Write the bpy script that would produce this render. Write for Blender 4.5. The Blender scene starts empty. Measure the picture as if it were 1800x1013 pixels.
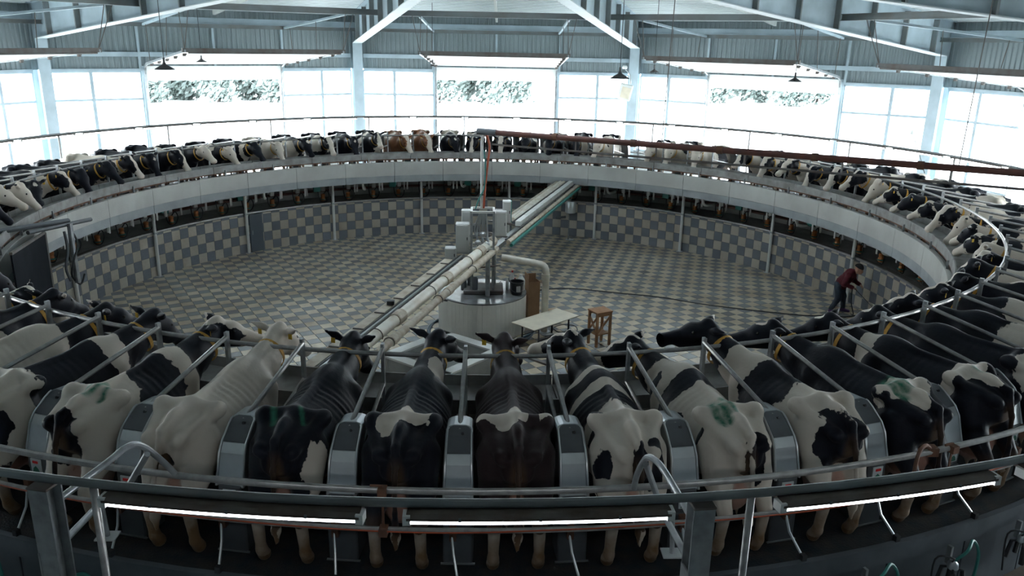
import bpy, bmesh, math, random
import numpy as np
from math import sin, cos, pi, radians, degrees, atan2, hypot, sqrt
from mathutils import Vector, Matrix
random.seed(7)
rng = np.random.default_rng(11)
scene = bpy.context.scene
COL = scene.collection

# ---------------------------------------------------------------- camera
CAM = Vector((0.0, -18.6, 6.744)); PITCH = 0.29729; ROLL = 0.02001; YAW = 0.03804; FPX = 1425.17
fw = Vector((sin(YAW)*cos(PITCH), cos(YAW)*cos(PITCH), -sin(PITCH)))
rt = Vector((cos(YAW), -sin(YAW), 0)); up = rt.cross(fw)
r2 = rt*cos(ROLL) + up*sin(ROLL); u2 = -rt*sin(ROLL) + up*cos(ROLL)
cam_data = bpy.data.cameras.new('camera'); cam = bpy.data.objects.new('camera', cam_data); COL.objects.link(cam)
cam.matrix_world = Matrix(((r2.x, u2.x, -fw.x, CAM.x), (r2.y, u2.y, -fw.y, CAM.y), (r2.z, u2.z, -fw.z, CAM.z), (0, 0, 0, 1)))
cam_data.sensor_width = 36; cam_data.lens = FPX*36/1800; cam_data.clip_start = 0.05; cam_data.clip_end = 600
scene.camera = cam

def project(p):
    d = Vector(p) - CAM; z = d.dot(fw)
    return 900 + FPX*d.dot(r2)/z, 506.5 - FPX*d.dot(u2)/z, z

# ---------------------------------------------------------------- world, exposure
world = bpy.data.worlds.new('overcast_sky'); scene.world = world; world.use_nodes = True
nt = world.node_tree; nt.nodes.clear()
wo = nt.nodes.new('ShaderNodeOutputWorld'); bg = nt.nodes.new('ShaderNodeBackground')
tc = nt.nodes.new('ShaderNodeTexCoord'); sx = nt.nodes.new('ShaderNodeSeparateXYZ'); rp = nt.nodes.new('ShaderNodeValToRGB')
rp.color_ramp.elements[0].position = 0.0; rp.color_ramp.elements[0].color = (0.90, 0.955, 1.0, 1)
rp.color_ramp.elements[1].position = 0.9; rp.color_ramp.elements[1].color = (0.78, 0.90, 1.0, 1)
nt.links.new(tc.outputs['Generated'], sx.inputs[0]); nt.links.new(sx.outputs['Z'], rp.inputs[0])
nt.links.new(rp.outputs[0], bg.inputs[0]); nt.links.new(bg.outputs[0], wo.inputs[0])
bg.inputs[1].default_value = 26.0
vs = scene.view_settings
vs.view_transform = 'Standard'; vs.look = 'None'; vs.gamma = 1.0; vs.use_curve_mapping = False; vs.exposure = 0.0
cy = scene.cycles
cy.use_denoising = True
try: cy.denoiser = 'OPENIMAGEDENOISE'
except Exception: pass
cy.max_bounces = 10; cy.diffuse_bounces = 6; cy.glossy_bounces = 4; cy.transmission_bounces = 4; cy.transparent_max_bounces = 12
cy.sample_clamp_indirect = 8.0; cy.caustics_reflective = False; cy.caustics_refractive = False

# ---------------------------------------------------------------- materials
MATS = {}
def mat(name, col, rough=0.6, metal=0.0, var=0.0, nscale=6.0, col2=None, bump=0.0, bscale=40.0, spec=0.5, coords='Object', island=0.0, detail=4, stain=None):
    m = bpy.data.materials.new(name); m.use_nodes = True; n = m.node_tree; b = n.nodes['Principled BSDF']
    b.inputs['Roughness'].default_value = rough; b.inputs['Metallic'].default_value = metal
    b.inputs['Specular IOR Level'].default_value = spec
    c = tuple(col) + (1,)
    b.inputs['Base Color'].default_value = c
    t = n.nodes.new('ShaderNodeTexCoord')
    out = None
    if var > 0 or col2 is not None:
        no = n.nodes.new('ShaderNodeTexNoise'); no.inputs['Scale'].default_value = nscale; no.inputs['Detail'].default_value = detail
        n.links.new(t.outputs[coords], no.inputs['Vector'])
        ra = n.nodes.new('ShaderNodeValToRGB'); ra.color_ramp.elements[0].position = 0.35; ra.color_ramp.elements[1].position = 0.7
        c2 = tuple(col2) + (1,) if col2 is not None else tuple(min(1, x*(1-var)) for x in col) + (1,)
        ra.color_ramp.elements[0].color = c; ra.color_ramp.elements[1].color = c2
        n.links.new(no.outputs[0], ra.inputs[0]); out = ra.outputs[0]
    if island > 0:
        ge = n.nodes.new('ShaderNodeNewGeometry'); oi = n.nodes.new('ShaderNodeObjectInfo')
        ad = n.nodes.new('ShaderNodeMath'); ad.operation = 'ADD'
        fr = n.nodes.new('ShaderNodeMath'); fr.operation = 'FRACT'
        n.links.new(ge.outputs['Random Per Island'], ad.inputs[0]); n.links.new(oi.outputs['Random'], ad.inputs[1]); n.links.new(ad.outputs[0], fr.inputs[0])
        mr = n.nodes.new('ShaderNodeMapRange'); mr.inputs[3].default_value = 1-island; mr.inputs[4].default_value = 1+island
        n.links.new(fr.outputs[0], mr.inputs[0])
        hs = n.nodes.new('ShaderNodeHueSaturation'); hs.inputs['Color'].default_value = c
        if out is not None: n.links.new(out, hs.inputs['Color'])
        n.links.new(mr.outputs[0], hs.inputs['Value']); out = hs.outputs[0]
    if stain is not None:
        gp_ = n.nodes.new('ShaderNodeNewGeometry'); ns = n.nodes.new('ShaderNodeTexNoise'); ns.inputs['Scale'].default_value = stain[1]; ns.inputs['Detail'].default_value = 6; ns.inputs['Roughness'].default_value = 0.65
        n.links.new(gp_.outputs['Position'], ns.inputs['Vector'])
        sr = n.nodes.new('ShaderNodeMapRange'); sr.inputs[1].default_value = 0.45; sr.inputs[2].default_value = 0.78; sr.inputs[3].default_value = 0.0; sr.inputs[4].default_value = stain[2]
        n.links.new(ns.outputs[0], sr.inputs[0])
        mx = n.nodes.new('ShaderNodeMix'); mx.data_type = 'RGBA'; n.links.new(sr.outputs[0], mx.inputs[0]); mx.inputs[7].default_value = tuple(stain[0])+(1,)
        if out is not None: n.links.new(out, mx.inputs[6])
        else: mx.inputs[6].default_value = c
        out = mx.outputs[2]
    if out is not None: n.links.new(out, b.inputs['Base Color'])
    if bump > 0:
        nb = n.nodes.new('ShaderNodeTexNoise'); nb.inputs['Scale'].default_value = bscale; nb.inputs['Detail'].default_value = 3
        n.links.new(t.outputs[coords], nb.inputs['Vector'])
        bu = n.nodes.new('ShaderNodeBump'); bu.inputs['Strength'].default_value = bump; bu.inputs['Distance'].default_value = 0.02
        n.links.new(nb.outputs[0], bu.inputs['Height']); n.links.new(bu.outputs[0], b.inputs['Normal'])
    MATS[name] = m
    return m

mat('steel_paint', (0.46, 0.55, 0.60), 0.5, var=0.25, nscale=1.2)
mat('flange_pale', (0.56, 0.60, 0.61), 0.5, var=0.15, nscale=1)
mat('steel_rust', (0.15, 0.145, 0.14), 0.65, col2=(0.11, 0.08, 0.065), nscale=3)
mat('tie_steel', (0.20, 0.225, 0.23), 0.55, col2=(0.17, 0.165, 0.155), nscale=1.5)
mat('galvanised', (0.38, 0.40, 0.41), 0.36, 0.5, var=0.35, nscale=9)
mat('pipe_steel', (0.40, 0.39, 0.375), 0.30, 0.55, var=0.3, nscale=12)
mat('stainless', (0.44, 0.46, 0.47), 0.30, 0.75, var=0.15, nscale=3)
mat('stainless_light', (0.66, 0.68, 0.68), 0.28, 0.75, var=0.12, nscale=4)
mat('cabinet_grey', (0.115, 0.125, 0.135), 0.5, 0.3, var=0.15)
mat('skirt_grey', (0.085, 0.10, 0.115), 0.7, var=0.3, nscale=3, spec=0.3)
mat('cladding', (0.25, 0.295, 0.305), 0.5, var=0.12, nscale=0.8)
mat('roof_sheet', (0.78, 0.82, 0.82), 0.5, var=0.1, nscale=0.4)
mat('screen_dark', (0.014, 0.017, 0.022), 0.9, var=0.3, nscale=2, spec=0.1)
mat('dark_wall', (0.10, 0.12, 0.14), 0.7, var=0.3, nscale=1)
mat('door_white', (0.86, 0.86, 0.84), 0.45, var=0.04)
mat('concrete', (0.42, 0.42, 0.40), 0.75, col2=(0.30, 0.30, 0.29), nscale=2.5, bump=0.2)
mat('concrete_pale', (0.56, 0.56, 0.53), 0.7, col2=(0.46, 0.455, 0.43), nscale=1.3, bump=0.15)
mat('concrete_strip', (0.38, 0.40, 0.41), 0.7, col2=(0.29, 0.31, 0.32), nscale=2.0, bump=0.15)
mat('deck_rubber', (0.014, 0.021, 0.026), 0.85, col2=(0.035, 0.032, 0.028), nscale=5, bump=0.4, spec=0.2)
mat('trough_grey', (0.33, 0.33, 0.32), 0.6, col2=(0.20, 0.19, 0.18), nscale=4)
mat('rust', (0.17, 0.075, 0.04), 0.8, col2=(0.09, 0.045, 0.03), nscale=8, bump=0.2)
mat('rust_red', (0.14, 0.045, 0.03), 0.65, col2=(0.08, 0.035, 0.03), nscale=5)
mat('tile_cream', (0.54, 0.46, 0.345), 0.22, var=0.10, nscale=3, island=0.10, coords='Generated', stain=((0.20, 0.14, 0.09), 0.55, 0.75))
mat('tile_blue', (0.22, 0.225, 0.232), 0.22, var=0.15, nscale=3, island=0.12, coords='Generated', stain=((0.11, 0.085, 0.065), 0.55, 0.75))
mat('wall_cream', (0.53, 0.485, 0.405), 0.24, var=0.1, nscale=3, island=0.08, coords='Generated', stain=((0.30, 0.20, 0.11), 0.9, 0.5))
mat('wall_blue', (0.19, 0.205, 0.235), 0.24, var=0.15, nscale=3, island=0.10, coords='Generated')
mat('grout', (0.20, 0.18, 0.16), 0.8, var=0.3, nscale=4)
mat('pvc', (0.72, 0.69, 0.61), 0.4, col2=(0.58, 0.51, 0.40), nscale=4)
mat('pvc_dirty', (0.52, 0.47, 0.38), 0.6, col2=(0.33, 0.25, 0.17), nscale=5)
mat('white_paint', (0.72, 0.72, 0.69), 0.45, var=0.1, nscale=3)
mat('white_plinth', (0.84, 0.82, 0.77), 0.5, var=0.08, nscale=2)
mat('box_grey', (0.56, 0.57, 0.55), 0.45, var=0.1, nscale=3)
mat('teal', (0.03, 0.22, 0.19), 0.5, var=0.2)
mat('copper_orange', (0.45, 0.17, 0.05), 0.45, 0.3, var=0.3)
mat('black_rubber', (0.015, 0.017, 0.02), 0.5, var=0.2)
mat('black_plastic', (0.02, 0.022, 0.026), 0.35, var=0.2)
mat('hose_blue', (0.03, 0.06, 0.09), 0.4, var=0.2)
mat('wood', (0.36, 0.19, 0.09), 0.65, col2=(0.26, 0.12, 0.055), nscale=8, bump=0.2)
mat('plywood', (0.70, 0.63, 0.50), 0.5, var=0.12, nscale=5)
mat('cardboard', (0.33, 0.20, 0.11), 0.8, col2=(0.24, 0.13, 0.07), nscale=3)
mat('plastic_white', (0.75, 0.75, 0.72), 0.35, var=0.05)
mat('red_plastic', (0.45, 0.03, 0.02), 0.4, var=0.1)
mat('red_cord', (0.42, 0.07, 0.02), 0.5, var=0.2)
mat('strap_yellow', (0.62, 0.32, 0.04), 0.6, var=0.3, nscale=20)
mat('tag_yellow', (0.70, 0.42, 0.03), 0.5, var=0.1)
mat('lamp_shade', (0.035, 0.035, 0.035), 0.5, var=0.2)
mat('fixture', (0.085, 0.06, 0.045), 0.65, col2=(0.13, 0.115, 0.10), nscale=5)
mat('wet_floor', (0.20, 0.21, 0.22), 0.15, col2=(0.10, 0.09, 0.085), nscale=3)
mat('yard', (0.52, 0.52, 0.50), 0.8, var=0.2, nscale=0.2)
mat('leaf', (0.15, 0.19, 0.175), 0.6, var=0.4, nscale=0.6, island=0.3)
mat('bark', (0.045, 0.035, 0.03), 0.8, var=0.3)
mat('skin', (0.48, 0.27, 0.19), 0.5, var=0.1)
mat('hair', (0.02, 0.015, 0.012), 0.6, var=0.2)
mat('jacket', (0.13, 0.014, 0.024), 0.8, var=0.45, nscale=9)
mat('jeans', (0.045, 0.06, 0.085), 0.85, var=0.4, nscale=10)
mat('boots', (0.10, 0.04, 0.15), 0.6, var=0.2)
mat('beanie', (0.012, 0.013, 0.017), 0.9, var=0.3)
mat('eye', (0.01, 0.008, 0.007), 0.15, var=0.1)
mat('label_white', (0.62, 0.66, 0.66), 0.4, var=0.05)
mat('label_green', (0.02, 0.15, 0.10), 0.5, var=0.1)
def emit(name, col, st):
    m = bpy.data.materials.new(name); m.use_nodes = True; b = m.node_tree.nodes['Principled BSDF']
    b.inputs['Base Color'].default_value = tuple(col)+(1,); b.inputs['Emission Color'].default_value = tuple(col)+(1,); b.inputs['Emission Strength'].default_value = st
    MATS[name] = m
emit('tube_glow', (0.90, 0.95, 1.0), 7.0)
emit('led_red', (0.55, 0.02, 0.02), 0.06)
def glass(name):
    m = bpy.data.materials.new(name); m.use_nodes = True; n = m.node_tree; n.nodes.clear()
    o = n.nodes.new('ShaderNodeOutputMaterial'); a = n.nodes.new('ShaderNodeBsdfTransparent'); b = n.nodes.new('ShaderNodeBsdfTranslucent'); g = n.nodes.new('ShaderNodeBsdfGlossy')
    a.inputs[0].default_value = (0.93, 0.95, 0.95, 1); b.inputs[0].default_value = (0.85, 0.87, 0.87, 1); g.inputs['Roughness'].default_value = 0.1
    m1 = n.nodes.new('ShaderNodeMixShader'); m1.inputs[0].default_value = 0.45; m2 = n.nodes.new('ShaderNodeMixShader'); m2.inputs[0].default_value = 0.05
    n.links.new(a.outputs[0], m1.inputs[1]); n.links.new(b.outputs[0], m1.inputs[2]); n.links.new(m1.outputs[0], m2.inputs[1]); n.links.new(g.outputs[0], m2.inputs[2]); n.links.new(m2.outputs[0], o.inputs[0])
    MATS[name] = m
glass('pane_glass')

# ---------------------------------------------------------------- geometry helpers
class MB:
    def __init__(s): s.v = []; s.f = []; s.m = []
    def add(s, vs, fs, mi=0):
        o = len(s.v); s.v.extend([tuple(x) for x in vs]); s.f.extend([tuple(i+o for i in f) for f in fs]); s.m.extend([mi]*len(fs))
    def box(s, c, size, rot=None, mi=0):
        hx, hy, hz = size[0]/2, size[1]/2, size[2]/2
        P = [Vector((x, y, z)) for z in (-hz, hz) for y in (-hy, hy) for x in (-hx, hx)]
        if rot is not None: P = [rot @ p for p in P]
        P = [p+Vector(c) for p in P]
        s.add(P, [(0, 2, 3, 1), (4, 5, 7, 6), (0, 1, 5, 4), (2, 6, 7, 3), (0, 4, 6, 2), (1, 3, 7, 5)], mi)
    def bbox(s, c, size, b=0.01, rot=None, mi=0):
        # box with chamfered edges
        bm = bmesh.new(); bmesh.ops.create_cube(bm, size=1.0)
        for v in bm.verts: v.co = Vector((v.co.x*size[0], v.co.y*size[1], v.co.z*size[2]))
        bmesh.ops.bevel(bm, geom=list(bm.edges), offset=min(b, min(size)*0.45), segments=1, affect='EDGES')
        P = [v.co.copy() for v in bm.verts]; bm.verts.index_update()
        if rot is not None: P = [rot @ p for p in P]
        P = [p+Vector(c) for p in P]
        s.add(P, [tuple(v.index for v in f.verts) for f in bm.faces], mi); bm.free()
    def beam(s, a, b, w, h, mi=0, upv=(0, 0, 1)):
        a = Vector(a); b = Vector(b); d = (b-a); L = d.length; d.normalize()
        u = Vector(upv); x = d.cross(u)
        if x.length < 1e-5: x = d.cross(Vector((1, 0, 0)))
        x.normalize(); y = x.cross(d)
        R = Matrix((x, d, y)).transposed()
        s.box((a+b)/2, (w, L, h), R, mi)
    def tube(s, pts, r, n=8, closed=False, mi=0, caps=True):
        pts = [Vector(p) for p in pts]; N = len(pts)
        rr = r if isinstance(r, (list, tuple)) else [r]*N
        T = []
        for i in range(N):
            a = pts[i-1] if (i > 0 or closed) else pts[i]; b = pts[(i+1) % N] if (i < N-1 or closed) else pts[i]
            T.append((b-a).normalized())
        nrm = T[0].orthogonal().normalized()
        if abs(T[0].z) < 0.9: nrm = (Vector((0, 0, 1)) - T[0]*T[0].z).normalized()
        rings = []
        for i in range(N):
            if i > 0:
                nrm = nrm - T[i]*nrm.dot(T[i])
                if nrm.length < 1e-6: nrm = T[i].orthogonal()
                nrm.normalize()
            bi = T[i].cross(nrm)
            rings.append([pts[i] + (nrm*cos(2*pi*k/n) + bi*sin(2*pi*k/n))*rr[i] for k in range(n)])
        V = [p for R in rings for p in R]; F = []
        for i in range(N if closed else N-1):
            j = (i+1) % N
            for k in range(n): F.append((i*n+k, i*n+(k+1) % n, j*n+(k+1) % n, j*n+k))
        if caps and not closed:
            F.append(tuple(range(n-1, -1, -1))); F.append(tuple((N-1)*n+k for k in range(n)))
        s.add(V, F, mi)
    def lathe(s, prof, n=24, c=(0, 0, 0), mi=0, caps=True):
        V = []; F = []
        for (r, z) in prof:
            for k in range(n): V.append((c[0]+r*cos(2*pi*k/n), c[1]+r*sin(2*pi*k/n), c[2]+z))
        for i in range(len(prof)-1):
            for k in range(n): F.append((i*n+k, i*n+(k+1) % n, (i+1)*n+(k+1) % n, (i+1)*n+k))
        if caps:
            F.append(tuple(range(n-1, -1, -1))); F.append(tuple((len(prof)-1)*n+k for k in range(n)))
        s.add(V, F, mi)
    def sweep(s, prof, a0, a1, n, closed_prof=True, mi=0, caps=True):
        # profile of (R, z) swept about the hall's axis from azimuth a0 to a1
        full = abs(abs(a1-a0)-2*pi) < 1e-6
        V = []; F = []; m = len(prof); cnt = n if full else n+1
        for i in range(cnt):
            a = a0+(a1-a0)*i/n
            for (r, z) in prof: V.append((r*sin(a), r*cos(a), z))
        for i in range(n):
            j = (i+1) % cnt
            for k in range(m if closed_prof else m-1):
                l = (k+1) % m; F.append((i*m+k, i*m+l, j*m+l, j*m+k))
        if caps and closed_prof and not full:
            F.append(tuple(range(m))); F.append(tuple((cnt-1)*m+k for k in range(m-1, -1, -1)))
        s.add(V, F, mi)
    def mesh(s, name):
        me = bpy.data.meshes.new(name); me.from_pydata(s.v, [], s.f); me.update()
        if any(s.m): me.polygons.foreach_set('material_index', s.m)
        bm = bmesh.new(); bm.from_mesh(me); bmesh.ops.recalc_face_normals(bm, faces=bm.faces); bm.to_mesh(me); bm.free()
        return me
    def build(s, name, mats, parent=None, smooth=False, **kw):
        me = s.mesh(name)
        for m in (mats if isinstance(mats, (list, tuple)) else [mats]): me.materials.append(MATS[m])
        if smooth:
            me.polygons.foreach_set('use_smooth', [True]*len(me.polygons))
            try: me.set_sharp_from_angle(angle=radians(40))
            except Exception: pass
        return link(name, me, parent, **kw)
def link(name, me, parent=None, label=None, cat=None, group=None, kind=None, loc=None):
    o = bpy.data.objects.new(name, me); COL.objects.link(o)
    if parent is not None: o.parent = parent
    if loc is not None: o.location = loc
    return tag(o, label, cat, group, kind)
def tag(o, label=None, cat=None, group=None, kind=None):
    for k, v in (('label', label), ('category', cat), ('group', group), ('kind', kind)):
        if v: o[k] = v
    return o
def empty(name, loc=(0, 0, 0), rz=0.0, label=None, cat=None, group=None, kind=None):
    o = bpy.data.objects.new(name, None); COL.objects.link(o); o.location = loc; o.rotation_euler = (0, 0, rz); o.empty_display_size = 0.1
    return tag(o, label, cat, group, kind)
def copy_tree(o, parent=None):
    c = o.copy(); COL.objects.link(c)
    if parent is not None: c.parent = parent
    for ch in list(o.children): copy_tree(ch, c)
    return c
def pol(R, a, z): return Vector((R*sin(a), R*cos(a), z))
def face_in(a): return atan2(-cos(a), -sin(a))      # rotation that turns local +X towards the hall's centre
def bez(p0, p1, p2, p3, n=10):
    p0, p1, p2, p3 = map(Vector, (p0, p1, p2, p3))
    return [p0*(1-t)**3 + p1*3*t*(1-t)**2 + p2*3*t*t*(1-t) + p3*t**3 for t in [i/n for i in range(n+1)]]
def smooth_path(pts, n=6):
    P = [Vector(p) for p in pts]; out = []
    for i in range(len(P)-1):
        a = P[max(0, i-1)]; b = P[i]; c = P[i+1]; d = P[min(len(P)-1, i+2)]
        for k in range(n):
            t = k/n
            out.append(0.5*((2*b) + (c-a)*t + (2*a-5*b+4*c-d)*t*t + (3*b-a-3*c+d)*t**3))
    out.append(P[-1]); return out
def ordinal(n):
    w = ['', 'first', 'second', 'third', 'fourth', 'fifth', 'sixth', 'seventh', 'eighth', 'ninth', 'tenth', 'eleventh', 'twelfth', 'thirteenth', 'fourteenth', 'fifteenth', 'sixteenth', 'seventeenth', 'eighteenth', 'nineteenth', 'twentieth']
    if n <= 20: return w[n]
    tens = {2: 'twenty', 3: 'thirty', 4: 'forty'}[n//10]
    return (tens[:-1]+'ieth') if n % 10 == 0 else tens+'-'+w[n % 10]

# measured layout (metres, pit floor at z = 0)
PH0 = 0.0275                # azimuth of the far bay's centre
R_PIT, H_PIT = 10.31, 1.262
R_BAND = 9.686
Z_DECK = 2.17
R_DECK = 12.65
NST = 74; DST = 2*pi/NST; A0 = -0.0165
def stall_az(j): return pi-(A0+j*DST)
AP = 19.5                   # apothem of the ten-sided hall
STEP = pi/5; TAN = math.tan(pi/10)
Z_OUT = 1.15                # outer walkway and yard level
# ================================================================ the hall: a ten-sided shed
def bay_dirs(i):
    a = PH0+i*STEP
    return Vector((sin(a), cos(a), 0)), Vector((cos(a), -sin(a), 0))
def bp(i, t, q, z):
    n, tau = bay_dirs(i); return n*q + tau*t + Vector((0, 0, z))
def bay_rot(i):
    n, tau = bay_dirs(i); return Matrix((tau, n, Vector((0, 0, 1)))).transposed()
HALF = AP*TAN
Z_HEAD, Z_DOOR = 5.37, 4.94
def z_raf(R): return 6.48+0.107*(19.95-R)          # underside of a rafter
def z_roof(R): return z_raf(R)+1.22
SIDE = {0: 'far', 1: 'far_right', -1: 'far_left', 2: 'right', -2: 'left', 3: 'near_right', -3: 'near_left', 4: 'near_right_corner', -4: 'near_left_corner', 5: 'near'}

# yard and outer walkway
b = MB(); b.sweep([(20.35, 1.1), (300, 1.1)], 0, 2*pi, 60, closed_prof=False)
b.build('yard_ground', 'yard', kind='structure')
b = MB(); b.sweep([(12.75, Z_OUT), (20.7, Z_OUT), (20.7, Z_OUT-0.3), (12.75, Z_OUT-0.3)], 0, 2*pi, 90)
b.build('floor_walkway', 'concrete', kind='structure')

def corrugated(mb, i, t0, t1, z0, z1, q, pitch=0.24, depth=0.035):
    n = max(1, round((t1-t0)/pitch)); V = []; F = []; prof = []
    for k in range(n):
        x = t0+(t1-t0)*k/n; w = (t1-t0)/n
        prof += [(x, 0), (x+w*0.35, 0), (x+w*0.5, depth), (x+w*0.85, depth)]
    prof.append((t1, 0))
    for (t, d) in prof: V += [bp(i, t, q-d, z0), bp(i, t, q-d, z1)]
    for k in range(len(prof)-1): F.append((2*k, 2*k+2, 2*k+3, 2*k+1))
    mb.add(V, F)

wn = 0; dn = 0
pane_mesh = {}
for i in range(-4, 6):
    side = SIDE[i]; rot = bay_rot(i)
    openbay = abs(i) <= 3
    w = empty('wall_'+side, bp(i, 0, AP, Z_OUT), kind='structure')
    M = w.matrix_basis.inverted()
    def local(mb):
        off = bp(i, 0, AP, Z_OUT); mb.v = [tuple(Vector(v)-off) for v in mb.v]; return mb
    if not openbay:
        c = MB(); corrugated(c, i, -HALF, HALF, Z_OUT, 8.6, AP); local(c).build('cladding', 'dark_wall', w)
        c = MB()
        for z in (2.6, 4.4, 6.2): c.box(bp(i, 0, AP-0.1, z), (2*HALF-0.8, 0.1, 0.16), rot)
        local(c).build('girt', 'steel_paint', w)
        continue
    c = MB(); corrugated(c, i, -HALF, HALF, Z_HEAD, 8.6, AP, 0.2, 0.03); local(c).build('cladding', 'cladding', w)
    c = MB(); c.box(bp(i, 0, AP-0.10, 5.93), (2*HALF-0.7, 0.1, 0.17), rot); local(c).build('girt', 'steel_paint', w)
    c = MB(); c.box(bp(i, 0, AP-0.07, Z_HEAD-0.02), (2*HALF-0.7, 0.14, 0.09), rot); local(c).build('head_rail', 'steel_paint', w)
    for sx_ in (-1, 1):
        for tt in (2.86, 0.0) if sx_ == 1 else (2.86,):
            c = MB(); c.box(bp(i, sx_*tt, AP-0.12, (5.37+7.3)/2), (0.08, 0.08, 1.95), rot); local(c).build('stud', 'steel_paint', w)
        c = MB(); c.box(bp(i, sx_*(2.75+HALF)/2, AP, (Z_OUT+1.95)/2), (HALF-2.75, 0.22, 0.8), rot); local(c).build('base_wall', 'concrete', w)
    # windows either side of the door
    for s in (-1, 1):
        wn += 1
        t0, t1 = 2.82, HALF-0.28; tm = 4.62; z0, z1, zm = 1.95, Z_HEAD-0.06, 4.25
        wo_ = empty('window_%d' % wn, bp(i, s*(t0+t1)/2, AP, z0), face_in(PH0+i*STEP), kind='structure',
                    label='tall steel-framed window of four pale translucent panes in the %s wall, %s of its open door' % (side.replace('_', ' '), 'east' if s > 0 else 'west') if False else None)
        off = bp(i, s*(t0+t1)/2, AP, z0); Ri = Matrix.Rotation(-face_in(PH0+i*STEP), 3, 'Z')
        def lw(mb):
            mb.v = [tuple(Ri @ (Vector(v)-off)) for v in mb.v]; return mb
        c = MB()
        for (ta, tb) in ((t0, t0+0.06), (t1-0.06, t1)): c.box(bp(i, s*(ta+tb)/2, AP, (z0+z1)/2), (0.06, 0.1, z1-z0), rot)
        for zz in (z0+0.03, z1-0.03): c.box(bp(i, s*(t0+t1)/2, AP, zz), (t1-t0, 0.1, 0.06), rot)
        lw(c).build('window_frame', 'steel_paint', wo_)
        c = MB(); c.box(bp(i, s*tm, AP-0.01, (z0+z1)/2), (0.12, 0.12, z1-z0), rot); lw(c).build('mullion', 'steel_paint', wo_)
        c = MB(); c.box(bp(i, s*(t0+t1)/2, AP-0.01, zm), (t1-t0, 0.10, 0.085), rot); lw(c).build('transom', 'steel_paint', wo_)
        for (ta, tb) in ((t0+0.05, tm-0.03), (tm+0.03, t1-0.05)):
            for (za, zb) in ((z0+0.05, zm-0.02), (zm+0.02, z1-0.05)):
                c = MB(); c.box(bp(i, s*(ta+tb)/2, AP+0.01, (za+zb)/2), (tb-ta, 0.012, zb-za), rot); lw(c).build('pane', 'pane_glass', wo_)
    # overhead sectional door, rolled up under the roof
    dn += 1
    off = bp(i, 0, AP, Z_OUT); fa = face_in(PH0+i*STEP); Ri = Matrix.Rotation(-fa, 3, 'Z')
    d = empty('door_%d' % dn, off, fa, kind='structure')
    def ld(mb): mb.v = [tuple(Ri @ (Vector(v)-off)) for v in mb.v]; return mb
    for s in (-1, 1):
        c = MB(); c.box(bp(i, s*2.77, AP-0.02, (Z_OUT+5.5)/2), (0.11, 0.2, 5.5-Z_OUT), rot); ld(c).build('door_post', 'steel_paint', d)
        c = MB(); pts = [bp(i, s*2.72, AP-0.22, Z_OUT+0.1), bp(i, s*2.72, AP-0.22, 5.2), bp(i, s*2.72, AP-0.30, 5.48), bp(i, s*2.72, AP-0.6, 5.60), bp(i, s*2.8, 13.2, 6.19)]
        for k in range(4): c.beam(pts[k], pts[k+1], 0.06, 0.08)
        ld(c).build('track', 'galvanised', d)
    q0, q1, za, zb = AP-0.5, 13.3, 5.57, 6.16
    K = 10
    for k in range(K+1):
        c = MB()
        if k == K:
            c.bbox(bp(i, 0, AP-0.24, (Z_DOOR+5.5)/2), (5.4, 0.045, 5.5-Z_DOOR), 0.01, rot)
        else:
            qa = q0+(q1-q0)*k/K; qb = q0+(q1-q0)*(k+1)/K; zaa = za+(zb-za)*k/K; zbb = za+(zb-za)*(k+1)/K
            sl = math.atan2(zb-za, q0-q1)
            R = rot @ Matrix.Rotation(-sl, 3, 'X')
            c.bbox(bp(i, 0, (qa+qb)/2, (zaa+zbb)/2+0.03), (5.42, abs(qb-qa)/cos(sl)-0.012, 0.045), 0.012, R)
        ld(c).build('door_panel', 'door_white', d)
    hm = MB(); hm.box((0, 0, -0.02), (0.06, 0.10, 0.09)); hm.tube([(-0.0, 0, 0), (0.0, 0.08, 0)], 0.03, 6)
    hme = hm.mesh('hinge'); hme.materials.append(MATS['steel_rust'])
    for s in (-1, 1):
        for k in range(1, K+1, 2):
            qa = q0+(q1-q0)*k/K; zaa = za+(zb-za)*k/K
            h = link('hinge', hme, d); h.location = Ri @ (bp(i, s*2.66, qa, zaa-0.03)-off)
    c = MB(); c.box(bp(i, 0, q1-0.02, zb+0.05), (5.75, 0.14, 0.13), rot); c.tube([bp(i, -2.7, q1-0.08, zb-0.03), bp(i, 2.7, q1-0.08, zb-0.03)], 0.03, 6)
    ld(c).build('end_beam', 'steel_rust', d)
    for s in (-1, 1):
        zt = z_raf(11.0/cos(pi/10))+0.05
        c = MB()
        for (ta, qa) in ((2.72, 13.25), (2.72, 13.25)): pass
        c.tube([bp(i, s*3.02, 12.75, 7.52), bp(i, s*2.8, 13.25, zb+0.06)], 0.014, 5); c.tube([bp(i, s*2.7, 12.75, 7.52), bp(i, s*2.8, 13.25, zb+0.06)], 0.014, 5)
        c.tube([bp(i, s*2.72, 15.4, 7.30), bp(i, s*2.8, 15.6, 5.97)], 0.014, 5); c.tube([bp(i, s*2.78, 18.2, 7.05), bp(i, s*2.8, 18.0, 5.75)], 0.014, 5)
        ld(c).build('hanger', 'steel_rust', d)

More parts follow.
